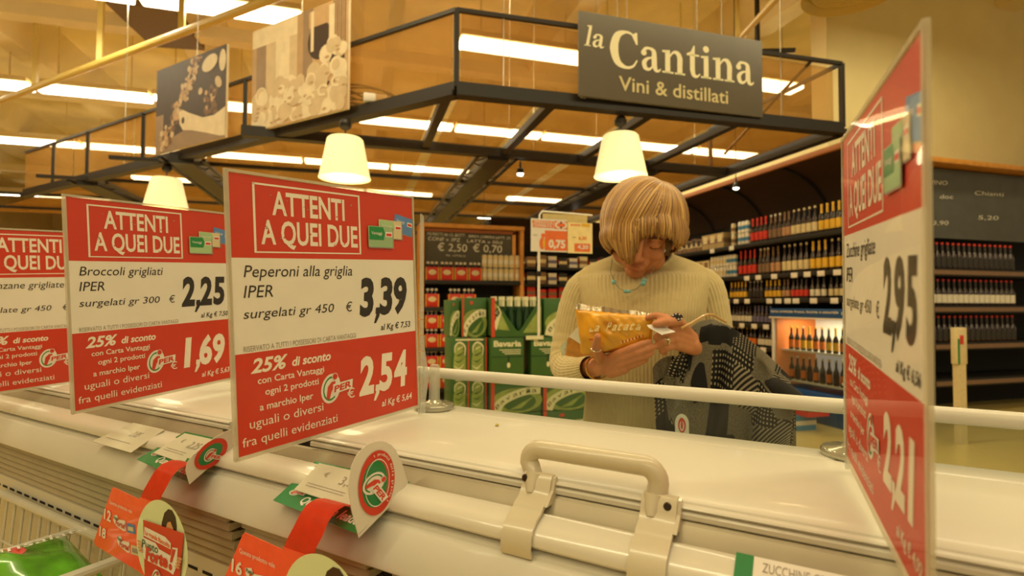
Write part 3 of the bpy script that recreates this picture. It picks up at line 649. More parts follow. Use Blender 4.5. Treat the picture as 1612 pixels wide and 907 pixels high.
# ================================================================= CHALKBOARD SHELF with red beer packs
ck = Thing('beer_shelf', 'oak-framed black shelf unit with chalkboard and red beer packs', 'shelving', (1.27, 6.15, 0), R=Matrix.Identity(4))
ck.part('back_panel', bx(NB(), .68, 1.88, 6.3, 6.34, 0, 2.12), m_dark)
for x in (.66, 1.83): ck.part('side_post', bx(NB(), x, x+.045, 5.98, 6.32, 0, 2.14, .003), m_wood)
ck.part('inner_post', bx(NB(), 1.745, 1.785, 6.02, 6.06, 1.53, 2.1), m_wood)
ck.part('top_trim', bx(NB(), .655, 1.88, 5.97, 6.33, 2.12, 2.165, .003), m_wood)
ck.part('inner_trim', bx(NB(), .70, 1.785, 6.02, 6.06, 2.075, 2.11), mat('rust_trim', (150, 84, 36), .5))
m_cb = mat('chalkboard', (74, 70, 60), .8, var=.15, vs=5)
ck.part('chalkboard', bx(NB(), .71, 1.75, 6.04, 6.06, 1.6, 2.09), m_cb)
bm = NB()
for s, x0, x1, z, h in (('MORETTI 66 CL BOTT.', .74, 1.18, 2.035, .032), ('BIRRA CHIARA LATT. 33', 1.22, 1.72, 2.025, .03), ('CONF x 3PZ', .75, 1.12, 1.975, .04), ('LATTA x 50cl', 1.2, 1.62, 1.965, .035), ('€ 2,50', .86, 1.2, 1.86, .085), ('€ 0,70', 1.27, 1.62, 1.86, .085), ('AL LITRO', .95, 1.18, 1.8, .02)):
    text(bm, s, (x0, 6.037, z), (x1, 6.037, z-.006), (.004, 0, h))
ck.part('chalk_lettering', bm, MATS['chalk_white'], smooth=False)['kind'] = 'stuff'
for z in (1.52, 1.215, .76, .30): ck.part('shelf', bx(NB(), .70, 1.84, 5.98, 6.3, z-.045, z, .003), m_blackshelf)
m_pk = mat('beer_pack_red', (196, 44, 28), .45, var=.06); m_pky = mat('beer_pack_yellow', (226, 170, 50), .45)
def make_pack():
    t = Thing('beer_pack', 'x', 'beer pack', (0,0,0), R=Matrix.Identity(4))
    t.part('carton', bx(NB(), -.075, .075, -.06, .06, 0, .15, .004), m_pk)
    bm = NB()
    for s in (-1, 1): t.part('yellow_band', bx(NB(), s*.066, s*.0765, -.0615, -.05, .004, .146), m_pky)
    bm = NB(); f = lambda x, y, k=0: Vector((x, -.0602-.0006*k, y)); disc(bm, f, 0, .09, .045, .03, 1, 0); t.part('label', bm, L_cream, smooth=False)
    for i in (-1, 0, 1): t.part('bottle', lathe(NB(), [(.022, .145), (.013, .17), (.012, .185, 0), (.018, .186, 1), (.018, .205, 1), (.012, .212, 1)], (i*.048, -.02, 0), 10), [G_brown, L_white])
    return t.o
pk0 = make_pack(); first = True
for zz, xs_, w in ((1.52, (.80, .965, 1.13, 1.295), 'on the top shelf under the chalkboard'), (1.215, (.80, 1.06, 1.225), 'on the second shelf of the oak unit'), (.975, (.80, .965, 1.13, 1.295, 1.46), 'stacked above another pack, third level'), (.76, (.80, .965, 1.13, 1.295, 1.46), 'below another pack on the third shelf'), (.515, (.80, .965, 1.13, 1.295), 'stacked near the freezer rail height, fifth level'), (.30, (.80, .965, 1.13, 1.295), 'at the bottom of the oak unit')):
    for i, x in enumerate(xs_):
        o = pk0 if first else copy_tree(pk0); first = False
        o.location = (x, 6.06, zz); o['group'] = 'red beer packs '+w
        o['label'] = 'red carton of three white-capped bottles, %s %s' % (('leftmost', 'second from left', 'third from left', 'fourth from left', 'fifth from left')[i], w)
        o['label'] = ' '.join(o['label'].split()[:16])
for k in range(2):
    for i in range(7):
        put('beer_can', can_mesh((L_cream, L_white, m_steel), .155), (1.41+.066*i, 6.04, 1.52+.156*k), nth(i, 7)+' white can in the %s tier of the can block by chalkboard' % ('lower', 'upper')[k], 'can', 'white cans, %s tier' % ('lower', 'upper')[k])
for k in range(2): put('beer_can', can_mesh((L_cream, L_white, m_steel), .155), (1.375, 6.14, 1.52+.156*k), '%s white can set back behind left end of can block' % ('lower', 'upper')[k], 'can')

# ================================================================= GREEN BEER CARTON DISPLAY (y = 3.6)
m_gc = mat('green_carton', (56, 96, 40), .5, var=.08, vs=6); m_gcd = mat('green_carton_dark', (26, 56, 26), .5); m_gcl = mat('green_carton_light', (140, 156, 80), .5, var=.25, vs=14)
m_gcw = mat('carton_cream_print', (222, 218, 180), .5, var=0); m_gcr = mat('carton_red_stripe', (200, 70, 46), .5); m_dtx = mat('carton_dark_print', (60, 70, 40), .5, var=0)
def carton(x0, x1, y0, z0, h, style, label, d=.28, stripe=False):
    w = x1-x0; t = Thing('beer_carton', label, 'beer carton', ((x0+x1)/2, y0+d/2, z0), R=Matrix.Identity(4))
    f = lambda x, y, k=0: Vector((x0+x*w, y0-.0008-.0006*k, z0+y*h)); P = NB()
    if style == 'V':
        bm = NB(); bx(bm, x0, x1, y0+.004, y0+d, z0, z0+.01); bx(bm, x0, x1, y0+d-.004, y0+d, z0, z0+h)
        for a in (x0, x1-.004): bx(bm, a, a+.004, y0, y0+d, z0, z0+h)
        slab(bm, [(x0, y0, z0), (x1, y0, z0), (x1, y0, z0+h), (x1-.04*w, y0, z0+h*.97), (x0+.56*w, y0, z0+.16*h), (x0+.5*w, y0, z0+.16*h), (x0+.06*w, y0, z0+h*.97), (x0, y0, z0+h)], (0, .004, 0))
        t.part('carton_body', bm, m_gc, smooth=False)
        for i in range(6):
            for j in range(2):
                t.part('bottle', lathe(NB(), [(.028, .012), (.028, h*.5), (.012, h*.78), (.012, h*.93, 2), (.015, h*.935, 1), (.014, h+.01, 1)], (x0+.04+i*(w-.08)/5, y0+.05+.07*j, z0), 10), [G_green, m_gcw, m_gcw])
        for a, b in ((.1, .42),):
            poly(P, [f(.03, .35, 1), f(.12, .2, 1), f(.36, .16, 1), f(.12, .8, 1), f(.05, .9, 1)], 1)
        poly(P, [f(.02, .38, 2), f(.1, .16, 2), f(.34, .52, 2) if False else f(.2, .62, 2), f(.13, .8, 2)], 2)
        text(P, 'Ba', f(.04, .36, 3), f(.17, .62, 3), (f(0, .25)-f(0.05, 0)), bold=.03, mi=4)
        poly(P, [f(.62, .1, 1), f(.98, .1, 1), f(.98, .8, 1)], 1)
    else:
        t.part('carton_body', bx(NB(), x0, x1, y0, y0+d, z0, z0+h, .004), m_gc)
    if style == 'E':
        text(P, 'Bavaria', f(.08, .78, 1), f(.92, .78, 1), (0, 0, h*.14), bold=.04, mi=2)
        for i in range(3): R4(P, f, .25+.08*i, .9, .68-.05*i, .70-.05*i, mi=2, k=1)
        poly(P, [f(0, .52, 1), f(1, .52, 1), f(1, .5, 1), f(0, .5, 1)], 3)
        R4(P, f, .5, .56, .3, .55, mi=3, k=2); disc(P, f, .53, .3, .05, .07, 3, 2, 12)
    if style == 'L':
        disc(P, f, .52, .34, .5, .36, 1, 1); disc(P, f, .55, .3, .34, .26, 2, 0)
        a0 = .0
        stroke(P, lambda x, y, k=0: f(x, y, k+3), [(.10, .02), (.18, .28), (.42, .48), (.72, .60), (.98, .60)], [.18, .2, .21, .21, .18], 8, 2)
        for i, ch in enumerate('Bavaria'):
            q = i/7; X = [.12, .20, .31, .44, .57, .69, .81][i]; Y = [.10, .23, .34, .43, .49, .53, .545][i]; a = [.95, .85, .7, .5, .36, .22, .1][i]
            p = f(X, Y, 6); dx = Vector((math.cos(a)*.098*w, 0, math.sin(a)*.098*w)); text(P, ch, p, p+dx, Vector((-math.sin(a)*.5, 0, math.cos(a)))*h*.14, mi=4)
        poly(P, [f(.05, .02, 4), f(.35, .08, 4), f(.85, .45, 4), f(.6, .12, 4)], 1)
        disc(P, f, .38, .87, .06, .05, 7, 5, 12)
    if style == 'S':
        for i in range(2):
            a = i*.5; poly(P, [f(*q, 1) for q in ((a+.06, .02), (a+.42, .02), (a+.40, .5), (a+.30, .86), (a+.14, .80), (a+.08, .5))], 1)
            for q in range(4): stroke(P, lambda x, y, k=0: f(x, y, k+2+q*.2), [(a+.08+.03*q, .30+.13*q), (a+.22, .22+.17*q), (a+.36, .34+.15*q)], [.01, .035, .01], 5, (2, 0, 3, 2)[q])
            stroke(P, lambda x, y, k=0: f(x, y, k+4), [(a+.10, .62), (a+.12, .80), (a+.24, .88), (a+.38, .78), (a+.38, .55)], [.02, .04, .05, .04, .02], 6, 2)
            R4(P, f, a+.46, a+.5, 0, 1, mi=5, k=3)
    if stripe: R4(P, f, 0, .07, 0, 1, mi=5, k=8)
    R4(P, f, .12, .9, .93, .97, mi=2, k=8) if style == 'S' else None
    if len(P.faces): t.part('print', P, [m_gc, m_gcl, m_gcw, m_gcd, m_dtx, m_gcr], smooth=False)
    else: P.free()
B = 'green beer carton '
# columns: tiers from the floor up
for z, nm in ((0, 'on the floor'), (.245, 'in second tier')):
    carton(.89, 1.26, 3.6, z, .24, 'L', B+'with round emblem %s, left column of the display' % nm, stripe=True)
    carton(1.275, 1.645, 3.6, z, .24, 'L', B+'with round emblem %s, right column of the display' % nm, stripe=True)
    carton(.62, .875, 3.66, z, .24, 'S', B+'seen end-on %s at the display\'s left edge' % nm)
carton(.89, 1.26, 3.6, .49, .245, 'L', B+'with round emblem just under the freezer rail, left column', stripe=True)
carton(1.275, 1.645, 3.6, .49, .245, 'L', B+'with round emblem just under the freezer rail, next to the woman', stripe=True)
carton(.62, .875, 3.66, .49, .245, 'S', B+'seen end-on just under the freezer rail at left')
carton(.89, 1.13, 3.6, .74, .275, 'E', B+'with white lettering and bottle picture, left of the dark gap')
carton(1.185, 1.425, 3.6, .74, .275, 'E', B+'with white lettering and bottle picture, right of the dark gap')
carton(.62, .875, 3.66, .74, .275, 'S', B+'with swirling prints seen end-on, left of the white lettering')
carton(1.44, 1.68, 3.6, .74, .275, 'E', B+'with white lettering mostly hidden behind the woman\'s arm')
carton(.89, 1.265, 3.6, 1.02, .275, 'V', B+'with V-shaped opening showing bottles, top of the display', stripe=True)
carton(1.28, 1.655, 3.6, 1.02, .275, 'L', B+'with round emblem on top, right beside the open carton')
carton(.70, .875, 3.68, 1.02, .275, 'L', B+'narrow, with red stripe, top left of the display', stripe=True)
carton(.62, .69, 3.72, 1.02, .26, 'L', B+'narrowest, end of the top tier at left')
one('price_card', bx(NB(), 1.14, 1.27, 3.58, 3.584, 1.0, 1.028), m_gcw, 'small cream price card between open carton and lettered cartons', 'card', (1.2, 3.58, 1.0))

# ---- pole sign
ps = Thing('pole_sign', 'small two-card price sign on a thin pole above the green cartons', 'sign', (1.17, 3.40, 1.31), R=Matrix.Identity(4))
ps.part('pole', tube(NB(), [(1.172, 3.40, 1.02), (1.172, 3.40, 1.62)], .009, 8), m_paper)
ps.part('pole_collar', lathe(NB(), [(.014, 0), (.016, .005), (.016, .03), (.012, .035)], (1.172, 3.40, 1.44), 10), m_dark)
ps.part('hanger', tube(NB(), [(1.18, 3.41, 1.62), (1.18, 3.41, 1.86), (1.2, 3.41, 1.885), (1.57, 3.41, 1.875)], .007, 8), m_paper)
ps.part('backing_card', bx(NB(), 1.2, 1.53, 3.404, 3.407, 1.70, 1.87), mat('pale_card', (210, 190, 130), .6))
ps.part('card', bx(NB(), 1.11, 1.372, 3.385, 3.388, 1.607, 1.83), m_paper)
ps.part('card', bx(NB(), 1.376, 1.56, 3.385, 3.388, 1.603, 1.815), mat('cream_card', (240, 220, 160), .6))
f = lambda x, y, k=0: Vector((1.11+x*.45, 3.384-.0006*k, 1.603+y*.225)); bm = NB()
R4(bm, f, .22, .58, .06, .66, mi=0); R4(bm, f, .37, .58, .72, .96, mi=0); ring(bm, f, .45, .84, .04, .07, 2, 1, sy=1.6, a0=40, a1=320, n=14); ring(bm, f, .51, .84, .04, .07, 2, 1, sy=1.6, a0=-140, a1=140, n=14)
R4(bm, f, .03, .36, .74, .84, mi=0); R4(bm, f, .02, .36, .86, .95, mi=3)
text(bm, 'OFFERTA', f(.05, .76, 2), f(.34, .76, 2), (0, 0, .013), bold=.03, mi=1); text(bm, 'SPECIALE', f(.05, .875, 2), f(.34, .875, 2), (0, 0, .012), bold=.03, mi=1)
text(bm, '0,75', f(.28, .15, 2), f(.55, .15, 2), (0, 0, .05), bold=.045, mi=1)
disc(bm, f, .19, .5, .03, .065, 3, 0); disc(bm, f, .18, .26, .045, .18, 3, 0); disc(bm, f, .205, .26, .02, .14, 4, 2)
R4(bm, f, .70, .96, .05, .3, mi=0); text(bm, '4,20', f(.75, .14, 2), f(.93, .14, 2), (0, 0, .026), bold=.03, mi=1); text(bm, '6,30', f(.77, .42, 1), f(.9, .42, 1), (0, 0, .022), bold=.03, mi=3)
text(bm, 'promo', f(.64, .84, 1), f(.8, .84, 1), (0, 0, .016), bold=.03, mi=0); R4(bm, f, .82, .96, .82, .92, mi=2)
R4(bm, f, .03, .1, .5, .51, mi=4); R4(bm, f, .66, .73, .48, .49, mi=4)
ps.part('lettering', bm, [m_tan, m_paper, L_yellow, L_orange, m_ink], smooth=False)

# ================================================================= FREEZER (frame: x = across, y = along, z)
UZ = (.6, .6, 0)
fz = Thing('chest_freezer', 'long cream chest freezer with sliding lids running across the foreground', 'freezer', (.6, .6, 0), ROT_L)
U0, U1 = -1.3, 4.2
def ex(name, prof, u0, u1, m, parent=None, label=None, **k):
    bm = NB(); extr(bm, prof, u0, u1); return fz.part(name, bm, m, parent, label, **k)
ex('cap_strip', [(.645, 1.078), (.645, 1.0895), (.647, 1.091), (.683, 1.091), (.686, 1.0895), (.686, 1.06), (.67, 1.06), (.67, 1.078)], U0, U1, m_white)
ex('rear_wall', [(.655, .2), (.655, 1.078), (.684, 1.078), (.684, .2)], U0, U1, m_white)
ex('glass_pane', [(.6885, 1.06), (.6885, 1.135), (.6935, 1.135), (.6935, 1.06)], U0, U1, m_glass)
pts = [(.692+.0085*math.cos(a*math.pi/6), 1.1385+.0085*math.sin(a*math.pi/6)) for a in range(12)]
ex('guard_rail', pts, U0, U1, m_white)
# front: body strip, price rail, bumper
ex('front_strip', [(.4435, 1.074), (.436, 1.0665), (.4325, 1.060), (.46, 1.04), (.46, 1.07)], U0, U1, m_alu)
ex('price_rail', [(.4325, 1.0605), (.4315, 1.0638), (.428, 1.0645), (.4265, 1.0625), (.4155, 1.0585), (.4095, 1.0545), (.4065, 1.049), (.4065, 1.0445), (.409, 1.0418), (.43, 1.0418), (.4325, 1.05)], U0, U1, m_rail)
ex('bumper', [(.43, 1.0415), (.4125, 1.0385), (.4085, 1.036), (.4075, 1.0335), (.4045, 1.0325), (.4020, 1.0305), (.3885, .9995), (.3885, .995), (.393, .9915), (.44, .9915), (.445, 1.03)], U0, U1, m_white)
ex('inner_liner', [(.47, .55), (.47, 1.07), (.645, 1.07), (.645, 1.062), (.482, 1.06), (.482, .55)], U0, -1.2, m_white)
ex('tub_floor', [(.45, .70), (.45, .72), (.66, .72), (.66, .70)], U0, U1, m_white)
ex('tub_front', [(.446, .2), (.446, 1.066), (.458, 1.066), (.458, .2)], U0, U1, m_dark)
def louvre(u0, u1):
    for k in range(6):
        z = .985-.0125*k; x = .405+.0035*k
        ex('slat', [(x, z), (x+.002, z+.0035), (x+.028, z+.0005), (x+.028, z-.005), (x, z-.006)], u0, u1, m_grille)
mods = [(-1.25, .365), (.40, .605), (.635, 1.45), (1.48, 2.3), (2.33, 3.2)]
for u0, u1 in mods: louvre(u0, u1)
for a, b in zip(mods, mods[1:]): ex('vent_divider', [(.43, .90), (.43, .99), (.445, .99), (.445, .90)], a[1], b[0], m_dark)
ex('lower_panel', [(.4275, .902), (.4275, .908), (.432, .913), (.4465, .913), (.4465, .15), (.444, .15), (.444, .82), (.430, .84)], U0, U1, m_white)
bm = NB()
u = -1.0
while u < 3: bx(bm, .4275, .4285, u, u+.022, .886, .890); u += .034
fz.part('vent_slots', bm, m_dark)['kind'] = 'stuff'
ex('plinth', [(.45, 0), (.45, .2), (.68, .2), (.68, 0)], U0, U1, m_dark)
# the far half of the island
ex('far_half', [(.70, 0), (.70, .93), (1.15, .93), (1.17, .95), (1.19, .93), (1.19, 0)], U0, U1, m_white)
ex('far_cover', [(.71, .93), (.72, .955), (1.14, .955), (1.15, .93)], U0, U1, m_glass)
# lids
def lid(u0, u1, where):
    top = [(.6425, 1.0905), (.5, 1.0912), (.468, 1.0910), (.4585, 1.0900), (.4545, 1.0885), (.4535, 1.0870), (.4475, 1.0868), (.4462, 1.0855), (.4475, 1.0843), (.4495, 1.0838), (.4495, 1.0828), (.4475, 1.0825), (.4458, 1.0810), (.4458, 1.0775), (.4475, 1.0762), (.49, 1.0762), (.49, 1.080), (.6425, 1.080)]
    L = ex('lid', top, u0, u1, m_white, label=where, ang=25)
    bm = NB(); extr(bm, [(.446, 1.0742), (.4435, 1.0625), (.452, 1.0625), (.456, 1.0745)], u0+.03, u1)
    bm2 = ex('lid_skirt', [(.4468, 1.0755), (.4382, 1.0655), (.4445, 1.0645), (.4545, 1.0755)], u0+.012, u1-.012, m_alu, parent=L); bm.free()
    bm2.parent = L; bm2.matrix_parent_inverse = Matrix.Identity(4)
    bm = NB()
    for a, b, c, d in ((.449, .4525, 1.0775, 1.0865), (.456, .462, 1.0775, 1.0790), (.456, .462, 1.083, 1.0885), (.468, .486, 1.0775, 1.0795)): bx(bm, a, b, u1, u1+.0006, c, d)
    fz.part('end_slots', bm, m_dark, parent=L)
    return L
LC = lid(-1.28, .535, 'wide lid with grab handle, right of the pepper sign'); LL = lid(.70, 1.95, 'left lid with open profile end'); lid(2.05, 3.9, 'farthest lid at left')
# handle on the middle lid
def handle(L):
    p0, p1 = (.4545, .2385), (.4535, .116)
    path = [(p0[0]-.002, p0[1]-.0085, 1.078)]
    z0 = 1.1125; r = .013
    path += [(p0[0], p0[1]-.0045, 1.088), (p0[0]+.002, p0[1]-.0005, 1.096)]
    for k in range(7):
        a = math.pi/2*k/6; path.append((p0[0]+.003, p0[1]-r*(1-math.cos(a))+.002, 1.0990+r*math.sin(a)))
    for k in range(7):
        a = math.pi/2*(1-k/6); path.append((p1[0]+.003, p1[1]+r*(1-math.cos(a))-.0, 1.0990+r*math.sin(a)))
    path += [(p1[0]+.001, p1[1]+.001, 1.090), (p1[0], p1[1]+.003, 1.078)]
    fz.part('handle_bar', tube(NB(), path, .0088, 20), m_hplast, parent=L, label='thick cream grab handle')
    for (uc, side) in ((.2245, 1), (.1125, -1)):
        prof = [(.452, 1.0925), (.446, 1.0925), (.4425, 1.0885), (.4400, 1.081), (.4350, 1.0745), (.4265, 1.0705), (.4245, 1.0685), (.4225, 1.067), (.4140, 1.0635), (.4070, 1.0575), (.4030, 1.050), (.4015, 1.042), (.4035, 1.0345), (.4075, 1.032), (.4085, 1.0335), (.4060, 1.0365), (.4040, 1.0425), (.4055, 1.0500), (.4090, 1.0565), (.4155, 1.0613), (.4270, 1.0660), (.4370, 1.072), (.446, 1.0745), (.4545, 1.078)]
        bm = NB(); extr(bm, prof, uc-.0145, uc+.0145)
        slab(bm, [(x, uc-.0175, z) for x, z in ((.450, 1.092), (.446, 1.091), (.442, 1.081), (.428, 1.0705), (.44, 1.070), (.455, 1.078))], (0, .003, 0))
        fz.part('handle_clamp', bm, m_hplast, parent=L, ang=30)
        s = .0075*side+ (0)
        fz.part('boss', tube(NB(), [(.450, (.2300 if side > 0 else .1185), 1.088), (.444, (.2300 if side > 0 else .1185), 1.081), (.4385, (.2290 if side > 0 else .1180), 1.0755)], [.0098, .0070, .0040], 14), m_hplast, parent=L)
        bm = NB(); c = Vector((.4425, uc+.0118 if side > 0 else uc-.0072, 1.0880 if side > 0 else 1.0860)); n = Vector((-.94, 0, .34))
        tube(bm, [c-n*.002, c+n*.0008, c+n*.0016], [.0034, .0034, .0024], 14)
        fz.part('screw', bm, m_screw, parent=L)
handle(LC)
bm = bmesh.ops.create_icosphere(NB(), subdivisions=1, radius=.0022)
bm = NB(); bmesh.ops.create_icosphere(bm, subdivisions=2, radius=.0023)
for v in bm.verts: v.co = Vector((v.co.x*random.uniform(.8, 1.5), v.co.y*random.uniform(.8, 1.3), v.co.z*.8)) + Vector((.598, .3615, 1.0925))
one('crumb', bm, mat('crumb_tan', (190, 170, 90), .8), 'tiny yellowish crumb lying on the lid left of the handle', 'crumb', (.598, .3615, 1.091), ROT_L)
bm = NB()
for k, uu in enumerate((.12, .18, .24)): pass
f0 = plane_map((1.15, .257, .955), (0, -1, 0), (0, 0, 1), (-1, 0, 0)); f = lambda x, y, k=0: f0(x*.78, y*.86, k); bm = NB()
slab(bm, [f(.018*(1-math.cos(a*math.pi/10)), .075-.02+.022*math.sin(a*math.pi/10)) for a in range(11)]+[f(.036, 0), f(0, 0)], (.001, 0, 0), 0)
disc(bm, f, .018, .05, .010, .018, 3, 1); disc(bm, f, .018, .048, .006, .012, 4, 0); disc(bm, f, .018, .05, .003, .01, 5, 1)
one('shelf_flag', bm, [m_paper, m_red], 'tiny white flag with red emblem peeking above the freezer\'s rear edge', 'flag', (1.15, .245, .95), ROT_L, smooth=False)

# ================================================================= PRICE SIGNS
Wd = .262; Hc = .297
def price_sign(un, uf, zb, lines, price, kg, price2, kg2, label, vn=.335, vf=.589, tilt=.015, side=1, base=None, back=False, cloudy=False):
    """side=1: print faces the camera side with +u behind; back: sheet printed on the other face too"""
    O = Vector((vn, un, zb)); X = Vector((vf-vn, uf-un, tilt)).normalized(); N = Vector((0, -1, 0)); N = (N-X*N.dot(X)).normalized(); Y = N.cross(X) if N.cross(X).z > 0 else X.cross(N)
    Wd = Vector((vf-vn, uf-un, tilt)).length+.004
    bc = base or (.653, uf+.013)
    t = Thing('price_sign', label, 'price sign', (bc[0], bc[1], 1.091), ROT_L)
    if side < 0: N = -N; O2 = O + X*Wd; X2 = -X
    else: O2, X2 = O, X
    F = lambda x, y, k=0: O2 + X2*(x*Wd/.262) + Y*y + N*(.0006+.00018*k)
    def card(name, y0, y1, m):
        bm = NB(); a = [O+X*x+Y*y for x, y in ((.003, y0), (Wd-.003, y0), (Wd-.003, y1), (.003, y1))]; slab(bm, [p-N*.0003 for p in a], N*.0008); t.part(name, bm, m, smooth=False)
    card('top_band', .207, .2935, m_red); card('middle_band', .108, .207, m_paper); card('bottom_band', .003, .108, m_red)
    bm = NB(); a = [O+X*x+Y*y+N*.0016 for x, y in ((0, 0), (Wd, 0), (Wd, Hc), (0, Hc))]; slab(bm, a, N*.0008); a = [p-N*.0034 for p in a]; slab(bm, a, N*.0008)
    t.part('acrylic_sleeve', bm, m_clear, smooth=False)
    bm = NB()
    for a, b, c, d in ((0, Wd, -.001, .003), (0, Wd, Hc-.003, Hc), (-.001, .003, 0, Hc), (Wd-.003, Wd, 0, Hc)):
        slab(bm, [O+X*x+Y*y-N*.0015 for x, y in ((a, c), (b, c), (b, d), (a, d))], N*.0034)
    t.part('sleeve_edge', bm, m_edge, smooth=False)
    # printing: 0 cream text 1 ink 2 red 3 green 4 pale green 5 blue 6 white 7 grey
    T = NB(); Z = lambda h, s=0: Y*h
    def tx(s, x, y, w, h, mi, sh=0, b=0, r=0): text(T, s, F(x, y, 1), F(x+w, y+r, 1), Y*h, shear=sh, bold=b, mi=mi)
    def big(s, x, y, w, h, mi):                # heavy slanted price digits with a long comma
        u = w/3.42
        for i, ch in enumerate(s.replace(',', '')):
            q = x+(0, 1.34, 2.42)[i]*u; narrow = .35*u if ch == '1' else 0
            tx(ch, q+narrow/2, y, u*1.0-narrow, h, mi, .12, .042)
        q = x+1.06*u
        poly(T, [F(q+.02*u, y, 1), F(q+.30*u, y, 1), F(q+.27*u, y-.004, 1), F(q+.02*u, y-.0125, 1), F(q-.12*u, y-.0125, 1), F(q+.06*u, y-.001, 1)], mi)
        poly(T, [F(q+.00*u, y-.0005, 2), F(q+.31*u, y-.0005, 2), F(q+.34*u, y+.0075, 2), F(q+.04*u, y+.0075, 2)], mi)
    for a, b, c, d in ((.028, .168, .2845, .2875), (.028, .168, .2125, .2150), (.028, .0305, .2135, .2865), (.1655, .168, .2135, .2865)): poly(T, [F(a, c, 1), F(b, c+.001, 1), F(b, d, 1), F(a, d-.001, 1)], 0)
    tx('ATTENTI', .0496, .2545, .0948, .0245, 0, b=.022); tx('A QUEI DUE', .036, .2225, .127, .0247, 0, b=.022)
    rn = random.Random(4)
    for i in range(26):                       # worn rubber-stamp look: red nicks over the letters
        x = .038+rn.random()*.122; y = rn.choice((.2545, .2225))+rn.random()*.022; w = .0008+.0022*rn.random()
        poly(T, [F(x, y, 2), F(x+w, y+.0006, 2), F(x+w*.8, y+.0022*rn.random()+.001, 2), F(x+.0003, y+.0012, 2)], 2 if i % 3 else 7)
    g = lines
    tx(g[0][0], .0156, .187, g[0][1], .0122, 1, .18); tx('IPER', .0147, .1655, .0326, .0127, 1, .18); tx(g[1][0], .0137, .1439, g[1][1], .0098, 1, .18)
    tx('€', .1418, .1428, .0100, .0112, 1, .1); big(price, .1625, .1374, .0821, .0434, 1); tx('al Kg € '+kg, .1963, .1149, .0530, .0076, 1, .15, .015)
    tx('RISERVATO A TUTTI I POSSESSORI DI CARTA VANTAGGI', .0127, .1095, .1428, .0058, 7)
    tx('25%', .0195, .0866, .0422, .0142, 0, .25, .03); tx('di sconto', .0669, .0873, .0509, .0095, 0, .2, .03)
    tx('con Carta Vantaggi', .0265, .0742, .0814, .0069, 0, b=.012); tx('ogni 2 prodotti', .0344, .0613, .0657, .0070, 0, b=.012); tx('a marchio Iper', .0277, .0458, .0644, .0073, 0, b=.012)
    tx('uguali o diversi', .0162, .0293, .0890, .0094, 0); tx('fra quelli evidenziati', .0079, .0117, .1164, .0093, 0)
    logo(T, lambda x, y, k=0: F(x, y, k+1), .1165, .053, .0215, 0, W=6, R=2, G=3)
    tx('€', .1400, .0362, .0109, .0111, 0); big(price2, .1579, .0375, .0828, .0435, 0); tx('al Kg € '+kg2, .1939, .0148, .0542, .0082, 0, .15, .015)
    # picture of three loyalty cards
    def cardpic(x, y, w, h, rot, k, body, top):
        c, s = math.cos(rot), math.sin(rot); G = lambda a, b, kk=0: F(x+a*w*c-b*h*s, y+a*w*s+b*h*c, k+kk)
        poly(T, [G(0.03, -.05), G(1.05, -.05), G(1.05, .95), G(.03, .95)], 7); poly(T, [G(0, 0, 1), G(1, 0, 1), G(1, 1, 1), G(0, 1, 1)], body)
        poly(T, [G(.04, .35, 2), G(.62, .35, 2), G(.68, .7, 2), G(.6, .97, 2), G(.04, .97, 2)], top); text(T, 'Vantaggi', G(.12, .6, 3), G(.55, .6, 3), G(0, .14)-G(0, 0), mi=6)
        poly(T, [G(.7, .5, 2), G(.98, .5, 2), G(.98, .75, 2), G(.7, .75, 2)], 6); poly(T, [G(.73, .55, 3), G(.95, .55, 3), G(.95, .68, 3), G(.73, .68, 3)], 2)
    cardpic(.2225, .246, .034, .024, -.18, 1, 5, 5); cardpic(.197, .236, .040, .024, -.02, 5, 8, 4); cardpic(.179, .2235, .041, .027, .0, 9, 4, 3)
    t.part('lettering', T, [m_ltext, m_ink, m_red, m_green, m_lgreen, m_blue, m_paper, m_grey, m_beigec], smooth=False, fixn=False)
    if back:                                   # the same print on the other face
        lt = [c for c in t.o.children if c.name.startswith('lettering')][0]; cc = lt.copy(); C.objects.link(cc); cc.parent = t.o
        ctr = O+X*(Wd/2)-Vector(t.base); cc.matrix_basis = Matrix.Translation(ctr) @ Matrix.Rotation(math.pi, 4, Y) @ Matrix.Translation(-ctr)
    # clear riser, knuckled strip, post and foot
    e = O + X*Wd; w0 = bc
    bm = NB()
    for k in range(7):
        z = zb+.004+k*.0225; w = .0125-.0008*k if k < 5 else .007
        slab(bm, [(e.x+.0005, e.y-.0018, z), (e.x+w, e.y-.0018, z), (e.x+w, e.y-.0018, z+.0215), (e.x+.0005, e.y-.0018, z+.0215)], (0, .0036, 0))
        tube(bm, [(e.x+w*.55, e.y-.003, z+.011), (e.x+w*.55, e.y+.003, z+.011)], .0015, 8)
    slab(bm, [(e.x+.0005, e.y-.001, zb+.16), (e.x+.0075, e.y-.001, zb+.16), (e.x+.0065, e.y-.001, zb+.287), (e.x+.0005, e.y-.001, zb+.29)], (0, .002, 0))
    slab(bm, [(e.x+.0125, e.y-.001, zb+.02), (e.x+.0135, e.y-.001, zb+.02), (e.x+.021, e.y-.001, zb+.055), (e.x+.010, e.y-.001, zb+.10), (e.x+.009, e.y-.001, zb+.10)], (0, .002, 0))
    t.part('clip_strip', bm, m_frost, smooth=False)
    t.part('post', lathe(NB(), [(.0085, .006), (.0078, .062), (.0068, .066), (.003, .0675)], (w0[0], w0[1], 1.091), 20), m_clearp)
    t.part('post_core', lathe(NB(), [(.0052, .006), (.005, .048), (.0045, .049)], (w0[0], w0[1], 1.091), 14), m_frost)
    t.part('foot', lathe(NB(), [(.0285, .0), (.030, .002), (.030, .006), (.0285, .0085), (.020, .0095), (.012, .0105), (.0085, .014)], (w0[0], w0[1], 1.091), 40), m_foot)
    return t
